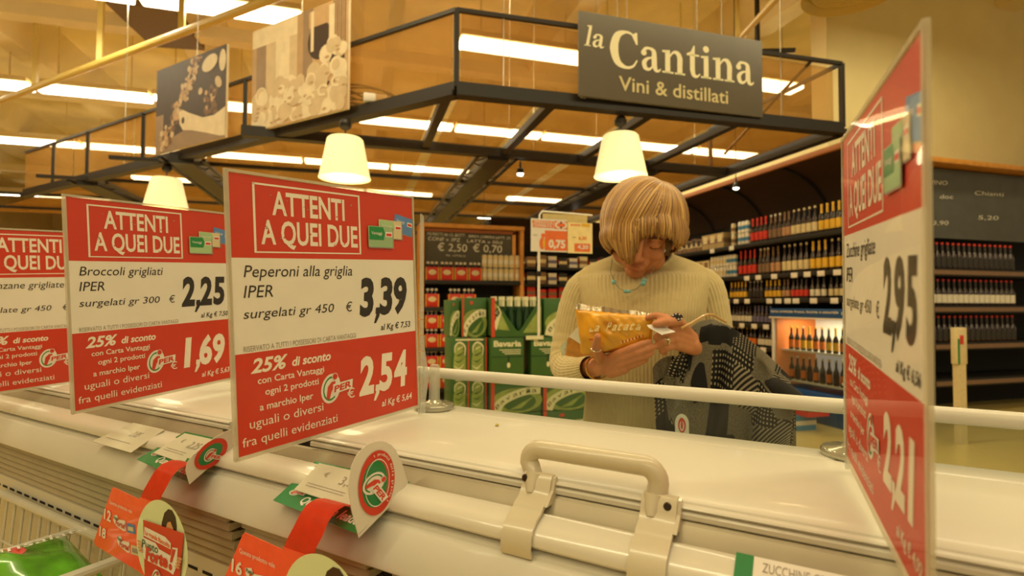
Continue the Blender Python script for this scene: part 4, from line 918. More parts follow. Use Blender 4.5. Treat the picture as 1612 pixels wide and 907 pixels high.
m_edge = veil('sleeve_edge_plastic', (.97, .97, .93), (215, 205, 185), .5)
m_clearp = veil('post_clear', (.95, .95, .92), (215, 212, 195), .35)
m_foot = mat('foot_clear_weight', (176, 172, 150), .12, coat=1, metal=.35, var=.06)
m_grey = mat('print_grey', (150, 140, 128), .5, var=0); m_beigec = mat('print_beige', (206, 190, 150), .5, var=0)
price_sign(.513, .488, 1.0895, (('Peperoni alla griglia', .1375), ('surgelati gr 450', .111)), '3,39', '7,53', '2,54', '5,64', 'red and white price sign for grilled peppers, 3,39, in the centre foreground', base=(.648, .503), back=True)
price_sign(.873, .909, 1.10, (('Broccoli grigliati', .118), ('surgelati gr 300', .113)), '2,25', '7,50', '1,69', '5,63', 'red and white price sign for grilled broccoli, 2,25, left of the pepper sign', base=(.648, .925))
price_sign(1.275, 1.26, 1.085, (('Melanzane grigliate', .13), ('surgelate gr 450', .111)), '2,99', '6,64', '2,24', '4,98', 'red and white price sign mostly hidden, farthest left behind the broccoli sign', base=(.648, 1.29))
price_sign(-.049, -.026, 1.092, (('Zucchine grigliate', .125), ('surgelate gr 450', .111)), '2,95', '6,56', '2,21', '4,92', 'red and white price sign seen nearly edge-on at right, reading 2,95', base=(.668, -.034), side=-1, back=True)

# ================================================================= SHELF FLAGS, LABELS, PROMO TAGS on the price rail (freezer frame)
m_gp = mat('flag_green', (20, 122, 62), .35, coat=.5, var=.02); m_fw = mat('flag_card_white', (214, 206, 192), .5, var=.02); m_ribbon = mat('promo_red_film', (240, 78, 44), .35, coat=.4, var=.05, vs=80)
m_label = veil('label_sleeve', (.8, .8, .74), (226, 218, 196), .7)
def shelf_flag(A, B, Cc, D, P1, P2, outline, lab, num, label, rail=True):
    A, B, Cc, D, P1, P2 = map(Vector, (A, B, Cc, D, P1, P2)); t = Thing('shelf_flag', label, 'flag', tuple(P1), ROT_L)
    G = lambda a, b, k=0: ((A*(1-a)+D*a)*(1-b)+(B*(1-a)+Cc*a)*b) + Vector((-.5, 0, .86))*(.0008+.0003*k)
    bm = NB(); n = Vector((-.5, 0, .86))*.0006; slab(bm, [A, B, Cc, D], n); t.part('green_base', bm, m_gp, smooth=False)
    T = NB(); logo(T, lambda x, y, k=0: G(x, y, k+1), .13, .27, .085, 0, rot=0, W=0, R=1, G=2)
    H = (B-A)*.17
    text(T, 'Qualità', G(.27, .12, 2), G(.55, .12, 2), H*.9, shear=.3, bold=.02, mi=0); text(T, 'da leader', G(.60, .10, 2), G(.97, .10, 2), H, shear=.3, bold=.02, mi=0)
    t.part('lettering', T, [m_paper, m_red, m_gp], smooth=False)
    bm = NB(); n2 = Vector((-.5, 0, .86))
    L = [Vector(p)+n2*.002 for p in lab]; slab(bm, L, n2*.0012); t.part('price_label', bm, m_label, smooth=False)
    g = lambda a, b, k=0: ((L[0]*(1-a)+L[3]*a)*(1-b)+(L[1]*(1-a)+L[2]*a)*b)+n2*(.0015+.0002*k)
    T = NB(); text(T, num, g(.5, .5, 1), g(.78, .5, 1), (L[1]-L[0])*.27); text(T, '€', g(.22, .62, 1), g(.28, .62, 1), (L[1]-L[0])*.14)
    for b in (.3, .22): R4(T, g, .1, .7, b, b+.015)
    t.part('label_print', T, m_grey, smooth=False)
    # the upright flap with round emblem
    s = (P2-P1); S = Vector((s.x, s.y, 0)).normalized(); N = S.cross(Vector((0, 0, 1)));
    if N.y > 0: N = -N
    f = lambda x, z, k=0: Vector((P1.x+S.x*(x-P1.x)/max(S.x, 1e-6), P1.y+S.y*(x-P1.x)/max(S.x, 1e-6), z)) + (-N)*0 + N*(-1)*0 + NS*(.0006+.0002*k)
    NS = Vector((0, -1, 0))
    bm = NB(); slab(bm, [f(x, z, -3) for x, z in outline], (0, .0008, 0)); t.part('flap', bm, m_fw, smooth=False)
    return t, f, NS
t, f, NS = shelf_flag((.388, .5242, 1.0315), (.432, .5083, 1.0655), (.4315, .3665, 1.0655), (.372, .377, 1.0315), (.372, .377, 1.0291), (.430, .3665, 1.0621),
    [(.372, 1.0285), (.3638, 1.0571), (.360, 1.0789), (.3632, 1.0978), (.3688, 1.107), (.3739, 1.1111), (.3805, 1.1145), (.3876, 1.1155), (.395, 1.115), (.402, 1.1124), (.408, 1.1085), (.413, 1.103), (.4215, 1.0875), (.4311, 1.0610)],
    [(.396, .4982, 1.0435), (.4285, .4965, 1.0640), (.4285, .395, 1.0640), (.393, .400, 1.0415)], '3,39', 'green shelf flag with upright round emblem and 3,39 label, below the pepper sign')
T = NB(); cx, cz = .391, 1.0755
disc(T, f, cx, cz, .0208, .0312, 1, 1, 40); ring(T, f, cx, cz, .0136, .0142, 3, 0, sy=1.62, n=40) ; disc(T, f, cx-.0025, cz-.0005, .0145, .0225, 2, 2, 40)
logo(T, lambda x, y, k=0: f(x, y, k+4), cx-.004, cz+.0005, .0158, 0, rot=-1.02, W=0, R=1, G=2)
s = 'i prodotti della grande i'
for i, ch in enumerate(s):
    a = math.radians(105-i*6.4); x, y = cx+.0002+.0168*math.cos(a), cz+.0262*math.sin(a)
    if ch != ' ':
        tx_, ty_ = math.sin(a)*.0168, -math.cos(a)*.0262; L = math.hypot(tx_, ty_); tx_, ty_ = tx_/L, ty_/L
        w = .0009 if ch in 'il' else .0019
        text(T, ch, f(x, y, 5), f(x+tx_*w, y+ty_*w, 5), f(-ty_*.0026, tx_*.0026, 0)-f(0, 0, 0), bold=.01, mi=0)
t.part('emblem', T, [m_paper, m_red, m_gp], smooth=False)
t, f, NS = shelf_flag((.388, .8154, 1.034), (.432, .7773, 1.0675), (.4315, .6664, 1.0675), (.372, .6588, 1.033), (.372, .6588, 1.031), (.430, .6569, 1.0743),
    [(.3722, 1.031), (.3672, 1.0492), (.3692, 1.0580), (.3756, 1.0655), (.388, 1.0724), (.4008, 1.0809), (.4169, 1.0862), (.4252, 1.0870), (.432, 1.078), (.432, 1.0680)],
    [(.396, .7860, 1.0435), (.4285, .770, 1.0650), (.4285, .690, 1.0650), (.393, .700, 1.0415)], '2,25', 'green shelf flag bent over, with 2,25 label, left of the pepper sign')
T = NB(); cx, cz = .3975, 1.062
disc(T, f, cx, cz, .022, .0155, 1, 1, 36, rot=.55); disc(T, f, cx-.001, cz, .0165, .010, 2, 2, 36, rot=.55)
logo(T, lambda x, y, k=0: f(x, y, k+4), cx-.002, cz-.001, .0105, 0, rot=-.5, W=0, R=1, G=2)
t.part('emblem', T, [m_fw, m_red, m_gp], smooth=False)

def promo(du, n1, n2, label, U):
    """hanging red tag: ribbon over the rail, panel with print, oval picture"""
    V = .345; f = lambda u, z, k=0: Vector((V-.0004*k, u+du, z))
    t = Thing('promo_tag', label, 'tag', (V, U[0]+du, 1.0), ROT_L)
    rib = [(.3935, 0, 1.0445), (.3850, 0, 1.0505), (.3740, 0, 1.0535), (.3630, 0, 1.0510), (.3550, 0, 1.0440), (.3495, 0, 1.0330), (.3465, 0, 1.0220), (.345, 0, 1.0090)]
    bm = NB(); us = [(U[0], U[1])]*3+[(U[0]+.001, U[1]+.001)]*2+[(U[0]+.003, U[1]+.002), (U[0]+.008, U[1]+.007), (U[0]+.013, U[1]+.010)]
    vs = [(bm.verts.new((p[0], a+du, p[2])), bm.verts.new((p[0], b+du, p[2]))) for p, (a, b) in zip(rib, us)]
    for (a, b), (c, d) in zip(vs, vs[1:]): bm.faces.new((a, b, d, c))
    r = bmesh.ops.solidify(bm, geom=bm.faces[:], thickness=.0005); t.part('ribbon', bm, m_ribbon)
    O = [(.7800, 1.0152), (.7835, 1.0125), (.8265, .938), (.824, .9325), (.7142, .9255), (.66, .915), (.63, .93), (.6150, .97), (.6642, 1.012), (U[1]+.009, 1.014), (U[0]+.013, 1.014), (.717, 1.0112)]
    bm = NB(); slab(bm, [f(u, z, 0) for u, z in O], (.0005, 0, 0)); t.part('panel', bm, m_ribbon, smooth=False)
    T = NB(); wl = lambda s, P0, P1, H, mi, **k: text(T, s, f(*P0, 2), f(*P1, 2), f(*H)-f(0, -0, 0)+Vector((0, -du, 0)) if False else Vector((0, H[0], H[1])), mi=mi, **k)
    wl('Questo prodotto vale', (.7868, .9937), (.7306, .9916), (.0008, .0048), 0)
    wl(n1, (.8004, .9721), (.7829, .971), (-.0012, .0125), 0, bold=.03); wl(n2, (.8114, .9481), (.795, .947), (-.0012, .0118), 0, bold=.03)
    for (u, z) in ((.7765, .9716), (.7655, .9476)):
        for k, (dx, dz, m) in enumerate(((0, 0, 0),)):
            poly(T, [f(*p, 1) for p in ((u+.001, z+.009), (u-.009, z+.011), (u-.012, z+.006), (u-.029, z+.008), (u-.031, z-.004), (u-.026, z-.0055), (u-.004, z-.002), (u+.0005, z+.003))], 0)
        wl('Punto', (u-.0005, z+.005), (u-.0125, z+.0048), (-.0002, .0042), 2, bold=.02); wl('Forte!', (u-.006, z-.0015), (u-.029, z-.0025), (-.0004, .0065), 1, bold=.03)
        poly(T, [f(*p, 1) for p in ((u-.0335, z-.005), (u-.0535, z-.0035), (u-.0515, z+.0075), (u-.0325, z+.006))], 3 if z > .96 else 4)
        poly(T, [f(*p, 2) for p in ((u-.037, z-.002), (u-.050, z-.001), (u-.0485, z+.004), (u-.0365, z+.003))], 4 if z > .96 else 5)
    # oval with the smiling woman holding a board
    ov = lambda x, y, k=0: f(.6635-x, .967+y, k)
    disc(T, ov, 0, 0, .0545, .0530, 3, 6, 44)
    poly(T, [ov(*p, 4) for p in ((.000, .010), (.001, .028), (.006, .040), (.014, .046), (.022, .046), (.029, .040), (.032, .030), (.031, .006))], 7)
    poly(T, [ov(*p, 5) for p in ((.008, .008), (.0095, .022), (.014, .031), (.020, .033), (.026, .026), (.027, .008))], 8)
    for x in (.0135, .0215): disc(T, ov, x, .0185, .0022, .0010, 6, 7, 10)
    disc(T, ov, .0175, .0135, .0016, .0018, 6, 9, 8)
    poly(T, [ov(*p, 7) for p in ((-.0375, .0240), (.0485, .0260), (.0400, -.052), (-.030, -.052))], 1)
    poly(T, [ov(*p, 8) for p in ((-.034, .006), (-.033, .017), (.012, .0145), (.024, .010), (.0235, .003), (.006, .004))], 0)
    text(T, 'La grande Raccolta', ov(-.031, .0085, 9), ov(.022, .0045, 9), (0, 0, .0052), bold=.02, mi=10)
    poly(T, [ov(*p, 8) for p in ((-.041, -.012), (-.038, .004), (-.008, .003), (.0, -.002), (.024, -.004), (.027, .006), (.038, .0075), (.037, -.012), (.030, -.024), (.022, -.0225), (-.030, -.021))], 0)
    text(T, 'Punto', ov(-.037, -.0075, 9), ov(-.002, -.0075, 9), (0, -.0003, .0092), bold=.01, mi=2)
    text(T, 'Forte', ov(-.028, -.0195, 10), ov(.019, -.0185, 10), (0, -.001, .0135), bold=.05, mi=1)
    poly(T, [ov(*p, 9) for p in ((.0235, -.011), (.0275, -.011), (.0345, .005), (.0275, .0045))], 1); disc(T, ov, .0245, -.0165, .0035, .0036, 9, 1, 14)
    logo(T, lambda x, y, k=0: ov(x, y, k+9), -.004, -.0385, .0155, 0, W=0, R=1, G=2)
    for s_ in (-1, 1):                             # finger tips gripping the board's edges
        for q in range(4): disc(T, ov, -.0415+.001*q if s_ < 0 else .0445-.0015*q, -.002-.0035*q, .005, .0016, 11, 8, 10)
    t.part('print', T, [m_paper, m_red, mat('print_deep_green', (60, 100, 60), .5, var=0), m_blue, m_beigec, m_grey, m_fpale, mat('hair_print_brown', (62, 38, 26), .5, var=0), mat('skin_print', (206, 150, 104), .5, var=0), mat('lip_print', (170, 80, 60), .5, var=0), m_tan], smooth=False)
m_fpale = mat('oval_pale_green', (212, 222, 178), .5, coat=.3, var=.02)
promo(0, '12', '18', 'red hanging promo tag reading 12 and 18, below the bent flag', (.703, .664))
promo(-.270, '16', '20', 'red hanging promo tag reading 16, cut by the photo\'s bottom edge', (.7085, .669))
# plain paper label on the rail, and the next one at right
def rail_label(P, s, label, green=False, extra=None):
    t = Thing('rail_label', label, 'label', P[0], ROT_L); n = Vector((-.5, 0, .86)); L = [Vector(p) for p in P]
    bm = NB(); slab(bm, L, n*.0008); t.part('card', bm, m_label if not green else m_paper, smooth=False)
    g = lambda a, b, k=0: ((L[0]*(1-a)+L[3]*a)*(1-b)+(L[1]*(1-a)+L[2]*a)*b)+n*(.001+.0002*k)
    T = NB()
    if green:
        R4(T, g, -.10, .0, 0, 1, mi=1, k=1); text(T, s, g(.05, .6, 1), g(.55, .6, 1), (L[1]-L[0])*.26, mi=0); text(T, 'SURGELATE GR 450', g(.05, .3, 1), g(.5, .3, 1), (L[1]-L[0])*.16, mi=0)
    else:
        text(T, s, g(.45, .5, 1), g(.66, .5, 1), (L[1]-L[0])*.22, mi=0); R4(T, g, .1, .75, .25, .27)
    t.part('print', T, [m_grey, m_gp], smooth=False)
rail_label([(.392, .9535, 1.0400), (.4275, .910, 1.0660), (.4275, .822, 1.0660), (.390, .835, 1.0400)], '2,85', 'pale paper price label on the rail under the broccoli sign')
rail_label([(.4035, .040, 1.0520), (.4290, .040, 1.0665), (.4290, -.08, 1.0665), (.4035, -.08, 1.0520)], 'ZUCCHINE GRIGLIATE', 'white shelf label with green end reading ZUCCHINE at bottom right', green=True)

# ================================================================= SHOPPING CART corner at lower left (freezer frame)
m_cart = mat('cart_coated_wire', (200, 196, 180), .35, coat=.3)
ct = Thing('shopping_cart', 'pale wire shopping cart at lower left, holding a green bag', 'cart', (.22, 1.1, 0), ROT_L)
rz = .88
path = [(.40, .875, rz), (.415, .89, rz), (.418, .92, rz), (.418, 1.38, rz), (.405, 1.41, rz), (.0, 1.43, rz), (-.02, 1.40, rz), (-.02, .90, rz), (.0, .875, rz), (.40, .875, rz)]
ct.part('rim', tube(NB(), path, .0075, 10, cap=False), m_cart)
ct.part('divider_rim', tube(NB(), [(.418, 1.05, rz), (-.02, 1.05, rz)], .005, 8), m_cart)
bm = NB()
for k in range(13): tube(bm, [(.40-.032*k, .875, rz), (.38-.030*k, .90, .46)], .0022, 6); tube(bm, [(.40-.032*k, 1.05, rz), (.38-.03*k, 1.05, .62)], .0018, 6)
for k in range(14):
    for x in (.418, -.02): tube(bm, [(x, .90+.037*k, rz), (x*.93, .92+.036*k, .46)], .0022, 6)
for z in (.80, .70, .58, .47): tube(bm, [(.41, .89, z), (.41, 1.40, z), (-.01, 1.40, z), (-.01, .89, z), (.41, .89, z)], .0022, 6)
for k in range(10): tube(bm, [(-.01+.046*k, .9, .465), (-.01+.046*k, 1.4, .465)], .002, 6)
ct.part('wire_basket', bm, m_cart)['kind'] = 'stuff'
for x in (.05, .36):
    for y in (.95, 1.35):
        ct.part('leg', tube(NB(), [(x, y, .46), (x, y, .10)], .011, 8), m_cart)
        ct.part('wheel', tube(NB(), [(x-.012, y, .05), (x+.012, y, .05)], .05, 18), m_dark)
m_bagg = mat('salad_bag_green', (92, 160, 40), .2, coat=.7, var=.4, vs=22); 
def pillow(bm, c, w, h, d, seed, mi=0, nx=14, ny=10, M=None):
    rn = random.Random(seed); ph = [rn.uniform(0, 6) for _ in range(6)]
    for s in (-1, 1):
        def fn(a, b):
            x = (a-.5)*w; y = (b-.5)*h; e = (max(0, 1-abs(2*a-1)**2.4)*max(0, 1-abs(2*b-1)**2.4))**.55
            z = s*d/2*e*(1+.16*math.sin(9*a+ph[0]+3*b)+.10*math.sin(14*b+ph[1]+5*a)) + .05*d*math.sin(20*a+ph[2])*e
            p = Vector((x, y, z)); return (M @ p if M else p)+Vector(c)
        vs = grid(bm, fn, nx, ny, mi)
    bmesh.ops.remove_doubles(bm, verts=bm.verts, dist=1e-5)
bm = NB(); pillow(bm, (.27, .955, .865), .24, .15, .07, 3, M=Matrix.Rotation(.25, 3, 'X'))
t = Thing('salad_bag', 'glossy green and red frozen vegetable bag lying in the cart', 'bag', (.27, .955, .83), ROT_L)
t.part('bag', bm, m_bagg, ang=70)
bm = NB(); f2 = lambda x, y, k=0: Vector((.27+.24*(x-.5), .955+.15*(y-.5), .898+.001*k)); disc(bm, f2, .62, .70, .12, .16, 1, 0, 16); text(bm, 'insalata', (.30, .985, .902), (.40, .975, .902), (.005, .02, 0), mi=1)
t.part('print', bm, [m_red, m_paper], smooth=False)
bm = NB(); pillow(bm, (.30, .93, .70), .18, .16, .09, 5); one('dark_red_pack', bm, mat('pack_dark_red', (140, 30, 30), .3, coat=.4), 'dark red pack deeper in the cart under the promo tag', 'pack', (.30, .93, .66), ROT_L)

# ================================================================= THE SHOPPER (own frame: x to the photo's right, y away from the viewer)
RW = Matrix.Translation((.74, 1.285, 0)) @ Matrix.Rotation(math.radians(-29.8), 4, 'Z')
pr = Thing('person', 'blonde woman in ribbed cream sweater reading a yellow bag, head bowed, behind the freezer', 'person', (0, 0, 0), R=RW)
m_skin = mat('skin', (196, 128, 84), .5, var=.06, vs=40, bump=.08, bs=300)
MS = m_skin.node_tree.nodes['Principled BSDF']; MS.inputs['Subsurface Weight'].default_value = .12; MS.inputs['Subsurface Radius'].default_value = (.01, .004, .002); MS.inputs['Subsurface Scale'].default_value = .5
def cap_(bm, p0, p1, r0, r1, seg=14):
    p0, p1 = Vector(p0), Vector(p1); n = 5; d = (p1-p0); L = d.length; d = d/L if L > 1e-6 else Vector((0, 0, 1))
    pts, rs = [], []
    for k in range(n): a = math.pi/2*(k/n); pts.append(p0-d*r0*math.cos(a)); rs.append(max(r0*math.sin(a), r0*.06))
    pts.append(p0); rs.append(r0); pts.append(p1); rs.append(r1)
    for k in range(n-1, -1, -1): a = math.pi/2*(k/n); pts.append(p1+d*r1*math.cos(a)); rs.append(max(r1*math.sin(a), r1*.06))
    tube(bm, pts, rs, seg)
def ell(bm, c, r, R=None, sub=3):
    x = bmesh.ops.create_icosphere(bm, subdivisions=sub, radius=1)
    for v in x['verts']:
        p = Vector((v.co.x*r[0], v.co.y*r[1], v.co.z*r[2])); v.co = (R @ p if R else p)+Vector(c)
def fuse(name, bm, m, voxel, smooth=4, parent=None, thing=None, fac=.5):
    bmesh.ops.recalc_face_normals(bm, faces=bm.faces)
    me = bpy.data.meshes.new('tmp'); bm.to_mesh(me); bm.free(); o = bpy.data.objects.new('tmp', me); C.objects.link(o)
    r = o.modifiers.new('r', 'REMESH'); r.mode = 'VOXEL'; r.voxel_size = voxel
    s = o.modifiers.new('s', 'SMOOTH'); s.factor = fac; s.iterations = smooth
    dg = bpy.context.evaluated_depsgraph_get(); dg.update(); me2 = bpy.data.meshes.new_from_object(o.evaluated_get(dg))
    bpy.data.objects.remove(o); bpy.data.meshes.remove(me)
    me2.name = name; me2.materials.clear(); me2.materials.append(m); me2.shade_smooth()
    q = bpy.data.objects.new(name, me2); C.objects.link(q); q.parent = parent or thing.o
    return q
# head frame
Hc = Vector((.006, -.092, 1.440))
UP = Vector((.20, -.50, .82)).normalized(); FR = Vector((-.12, -.84, -.50)); FR = (FR-UP*FR.dot(UP)).normalized(); RT = UP.cross(FR)*-1
if RT.x < 0: RT = -RT
HR = Matrix((RT, FR, UP)).transposed()
hp = lambda x, f, u: Hc + RT*x + FR*f + UP*u
b = NB()
ell(b, hp(0, -.015, .026), (.075, .088, .080), HR); ell(b, hp(0, .03, -.03), (.060, .058, .075), HR); ell(b, hp(0, .058, -.088), (.026, .022, .020), HR)
for s in (-1, 1):
    ell(b, hp(.036*s, .060, -.028), (.024, .022, .024), HR); ell(b, hp(.031*s, .077, .002), (.0155, .0105, .0115), HR); ell(b, hp(.028*s, .079, .020), (.018, .008, .007), HR)
    ell(b, hp(.077*s, -.004, -.010), (.008, .017, .030), HR); ell(b, hp(.045*s, .02, -.065), (.022, .035, .025), HR)
    ell(b, hp(.0105*s, .101, -.034), (.0075, .009, .0070), HR); ell(b, hp(.018*s, .078, -.052), (.012, .012, .014), HR)
cap_(b, hp(0, .090, .012), hp(0, .108, -.027), .0068, .0095); ell(b, hp(0, .110, -.031), (.0095, .0095, .0085), HR)
ell(b, hp(0, .086, -.064), (.024, .012, .010), HR)
cap_(b, (.002, .015, 1.30), hp(0, -.03, -.03), .054, .052)
cap_(b, hp(0, .01, -.07), (-.0, -.03, 1.33), .045, .05)
# trunk, legs, arms under the clothes
cap_(b, (-.08, 0, 1.29), (.08, 0, 1.29), .040, .040)
for z, rx, ry in ((1.24, .125, .085), (1.14, .115, .08), (1.03, .108, .078), (.93, .13, .09), (.86, .145, .095)): ell(b, (0, 0, z), (rx, ry, .09))
for s in (-1, 1):
    cap_(b, (.08*s, .01, .84), (.085*s, -.005, .48), .075, .05); cap_(b, (.085*s, -.005, .48), (.085*s, .02, .10), .048, .034); cap_(b, (.085*s, .03, .05), (.085*s, -.12, .035), .036, .028)
SL, EL, WL = Vector((-.150, .005, 1.285)), Vector((-.200, -.02, 1.085)), Vector((-.112, -.195, 1.098))
SR, ER, WR = Vector((.148, .005, 1.285)), Vector((.192, -.01, 1.10)), Vector((.118, -.190, 1.142))
for a, e, w in ((SL, EL, WL), (SR, ER, WR)): cap_(b, a, e, .030, .028); cap_(b, e, w, .031, .022)
def finger(pts, r):
    for (p, q), (ra, rb) in zip(zip(pts, pts[1:]), zip(r, r[1:])): cap_(b, p, q, ra, rb, 10)
# left hand in the photo: cradles the bag from below, back of the hand to the viewer
cap_(b, WL, (-.092, -.235, 1.108), .0215, .020)
for dx in (0, 1, 2, 3):
    s_ = (-.090+.006*dx, -.232-.003*dx, 1.114-.006*dx); e_ = (-.046+.002*dx, -.283+.003*dx, 1.143-.012*dx); cap_(b, s_, e_, .0155, .0115)
finger([(-.046, -.283, 1.143), (-.020, -.301, 1.157), (.000, -.303, 1.166), (.013, -.300, 1.170)], [.0105, .0092, .0080, .0066])
finger([(-.044, -.282, 1.131), (-.014, -.300, 1.146), (.008, -.302, 1.154), (.021, -.298, 1.159)], [.0105, .0094, .0082, .0068])
finger([(-.043, -.279, 1.119), (-.015, -.294, 1.132), (.006, -.296, 1.140), (.018, -.292, 1.145)], [.0100, .0090, .0078, .0065])
finger([(-.044, -.273, 1.108), (-.020, -.286, 1.118), (-.004, -.288, 1.125), (.007, -.285, 1.130)], [.0090, .0080, .0070, .0058])
cap_(b, (-.090, -.225, 1.115), (-.098, -.268, 1.136), .016, .0125); finger([(-.098, -.268, 1.136), (-.101, -.298, 1.158), (-.096, -.312, 1.180)], [.0120, .0102, .0080])
# right hand in the photo: pinches the bag's corner and a folded note
cap_(b, WR, (.106, -.228, 1.160), .0205, .019)
for i, (s_, e_) in enumerate((((.106, -.225, 1.176), (.066, -.283, 1.206)), ((.107, -.226, 1.168), (.064, -.285, 1.192)), ((.107, -.226, 1.160), (.064, -.282, 1.177)), ((.107, -.224, 1.152), (.068, -.275, 1.163)))): cap_(b, s_, e_, .0155, .0115)
finger([(.066, -.283, 1.206), (.048, -.305, 1.222), (.026, -.306, 1.227), (.010, -.298, 1.222)], [.0105, .0092, .0080, .0066])
finger([(.064, -.285, 1.192), (.042, -.303, 1.190), (.028, -.296, 1.180), (.034, -.284, 1.172)], [.0105, .0094, .0082, .0068])
finger([(.064, -.282, 1.177), (.043, -.299, 1.172), (.031, -.291, 1.162), (.038, -.279, 1.156)], [.0100, .0090, .0078, .0066])
finger([(.068, -.275, 1.163), (.050, -.290, 1.157), (.040, -.283, 1.149), (.046, -.272, 1.144)], [.0090, .0082, .0072, .0060])
cap_(b, (.100, -.232, 1.182), (.074, -.286, 1.214), .0145, .0115); finger([(.074, -.286, 1.214), (.050, -.314, 1.214), (.026, -.317, 1.209)], [.0115, .0100, .0080])
body = fuse('body', b, m_skin, .0026, 3, thing=pr, fac=.45)
# face details
m_lip = mat('lips', (176, 84, 66), .4); m_lash = mat('lashes', (66, 44, 28), .6)
b = NB()
for x in range(9): pass
tube(b, [hp(-.021+.0053*i, .0945-.0016*abs(i-4)**1.2, -.0615+(.0012 if i in (3, 5) else 0)) for i in range(9)], [.0008, .0020, .0028, .0032, .0028, .0032, .0028, .0020, .0008], 8)
tube(b, [hp(-.018+.0045*i, .0940-.0016*abs(i-4)**1.2, -.0680) for i in range(9)], [.0008, .0024, .0034, .0040, .0042, .0040, .0034, .0024, .0008], 8)
obj('lips', b, m_lip, pr.o)
b = NB()
for s in (-1, 1):
    tube(b, [hp(s*(.019+.003*i), .0865-.0012*abs(i-4)**1.3, -.0055-.0012*math.sin(i/8*math.pi)) for i in range(9)], .0009, 6)
    tube(b, [hp(s*(.014+.0045*i), .0925-.0011*i, .019+.0035*math.sin(i/8*math.pi*.9)) for i in range(9)], [.0010, .0018, .0020, .0020, .0018, .0017, .0014, .0011, .0006], 6)
obj('brows_and_lashes', b, m_lash, pr.o)

# sweater: ribbed knit built as real ribs
m_knit = mat('cream_knit', (198, 178, 126), .85, var=.05, vs=60, bump=.25, bs=500)
MK = m_knit.node_tree.nodes['Principled BSDF']; MK.inputs['Sheen Weight'].default_value = .25
prof = [(.80, .172, .128, .0), (.86, .170, .125, 0), (.93, .160, .120, 0), (1.00, .152, .117, 0), (1.06, .149, .116, -.002), (1.12, .149, .119, -.006), (1.18, .153, .126, -.010), (1.23, .160, .128, -.010), (1.27, .168, .122, -.004), (1.30, .176, .108, 0), (1.325, .178, .092, .002), (1.345, .166, .078, .004), (1.360, .142, .068, .006), (1.372, .112, .062, .006), (1.381, .086, .060, .004), (1.388, .068, .058, .002)]
def interp(z, P):
    for a, c in zip(P, P[1:]):
        if z <= c[0]: t = (z-a[0])/(c[0]-a[0]); return [a[i]+(c[i]-a[i])*t for i in range(len(a))]
    return list(P[-1])
NR = 104
def torso(a, t):
    z = .80+(1.388-.80)*(1-(1-t)**1.25); _, rx, ry, yc = interp(z, prof); th = 2*math.pi*a
    c, s = math.cos(th), math.sin(th); n = 2.35 if z < 1.33 else 2.1
    k = (abs(c)**n+abs(s)**n)**(-1/n); rib = 1+.0105*math.cos(NR*th)
    fold = 1+.012*math.sin(3*th+z*22)*max(0, 1-abs(z-1.03)/.15)
    x = rx*c*k*rib*fold; y = ry*s*k*rib*fold+yc
    dip = max(0, (z-1.33)/.058); zz = z - dip*.050*max(0, -s) + dip*.0*max(0, s)
    if z > 1.33: y -= dip*.022
    return Vector((x, y, zz))
b = NB(); grid(b, torso, NR*6, 56, closeu=True)
m_knit.use_backface_culling = False
sw = obj('sweater', b, m_knit, pr.o, ang=180)
b = NB(); pts = [torso(i/80, .985)+Vector((0, -.000, .002)) for i in range(81)]
tube(b, [Vector((p.x*.99, p.y*.99, p.z)) for p in pts], .0052, 8, cap=False); obj('collar', b, m_knit, sw, ang=180)
def sleeve(path, rads, ribs, name='sleeve'):
    P = [Vector(p) for p in path]; out = []; R = []
    Q = [P[0]*2-P[1]]+P+[P[-1]*2-P[-2]]; rr = [rads[0]]+list(rads)+[rads[-1]]
    for i in range(1, len(Q)-2):
        for j in range(8):
            t = j/8; a, c, d, e = Q[i-1:i+3]; out.append(.5*((2*c)+(d-a)*t+(2*a-5*c+4*d-e)*t*t+(3*c-a-3*d+e)*t**3)); R.append(rr[i]+(rr[i+1]-rr[i])*t)
    out.append(P[-1]); R.append(rads[-1]); b = NB(); rings = []; X = None; n = ribs*5
    for i, p in enumerate(out):
        t = (out[min(i+1, len(out)-1)]-out[max(i-1, 0)]).normalized()
        if X is None: X, Y = frame_of(t)
        X = (X-t*X.dot(t)).normalized(); Y = X.cross(t)
        wr = 1+.035*math.sin(i*1.9)*(1 if i > len(out)*.4 else .3)
        rings.append([b.verts.new(p+(X*math.cos(a)+Y*math.sin(a))*R[i]*(1+.022*math.cos(ribs*a))*wr) for a in [2*math.pi*k/n for k in range(n)]])
    for a, c in zip(rings, rings[1:]):
        for k in range(n): b.faces.new((a[k], a[(k+1)%n], c[(k+1)%n], c[k]))
    b.faces.new(rings[0])
    return obj(name, b, m_knit, pr.o, ang=180)
sleeve([(-.130, .01, 1.322), (-.160, .005, 1.285), (-.183, 0, 1.22), (-.196, -.008, 1.15), (-.200, -.03, 1.092), (-.178, -.085, 1.075), (-.148, -.145, 1.083), (-.122, -.182, 1.094)], [.040, .052, .050, .047, .048, .043, .038, .032], 34)
sleeve([(.130, .01, 1.322), (.158, .005, 1.29), (.176, .0, 1.22), (.186, -.005, 1.15), (.192, -.03, 1.102), (.172, -.085, 1.105), (.148, -.135, 1.122), (.126, -.172, 1.136)], [.040, .052, .047, .044, .044, .040, .036, .031], 34)
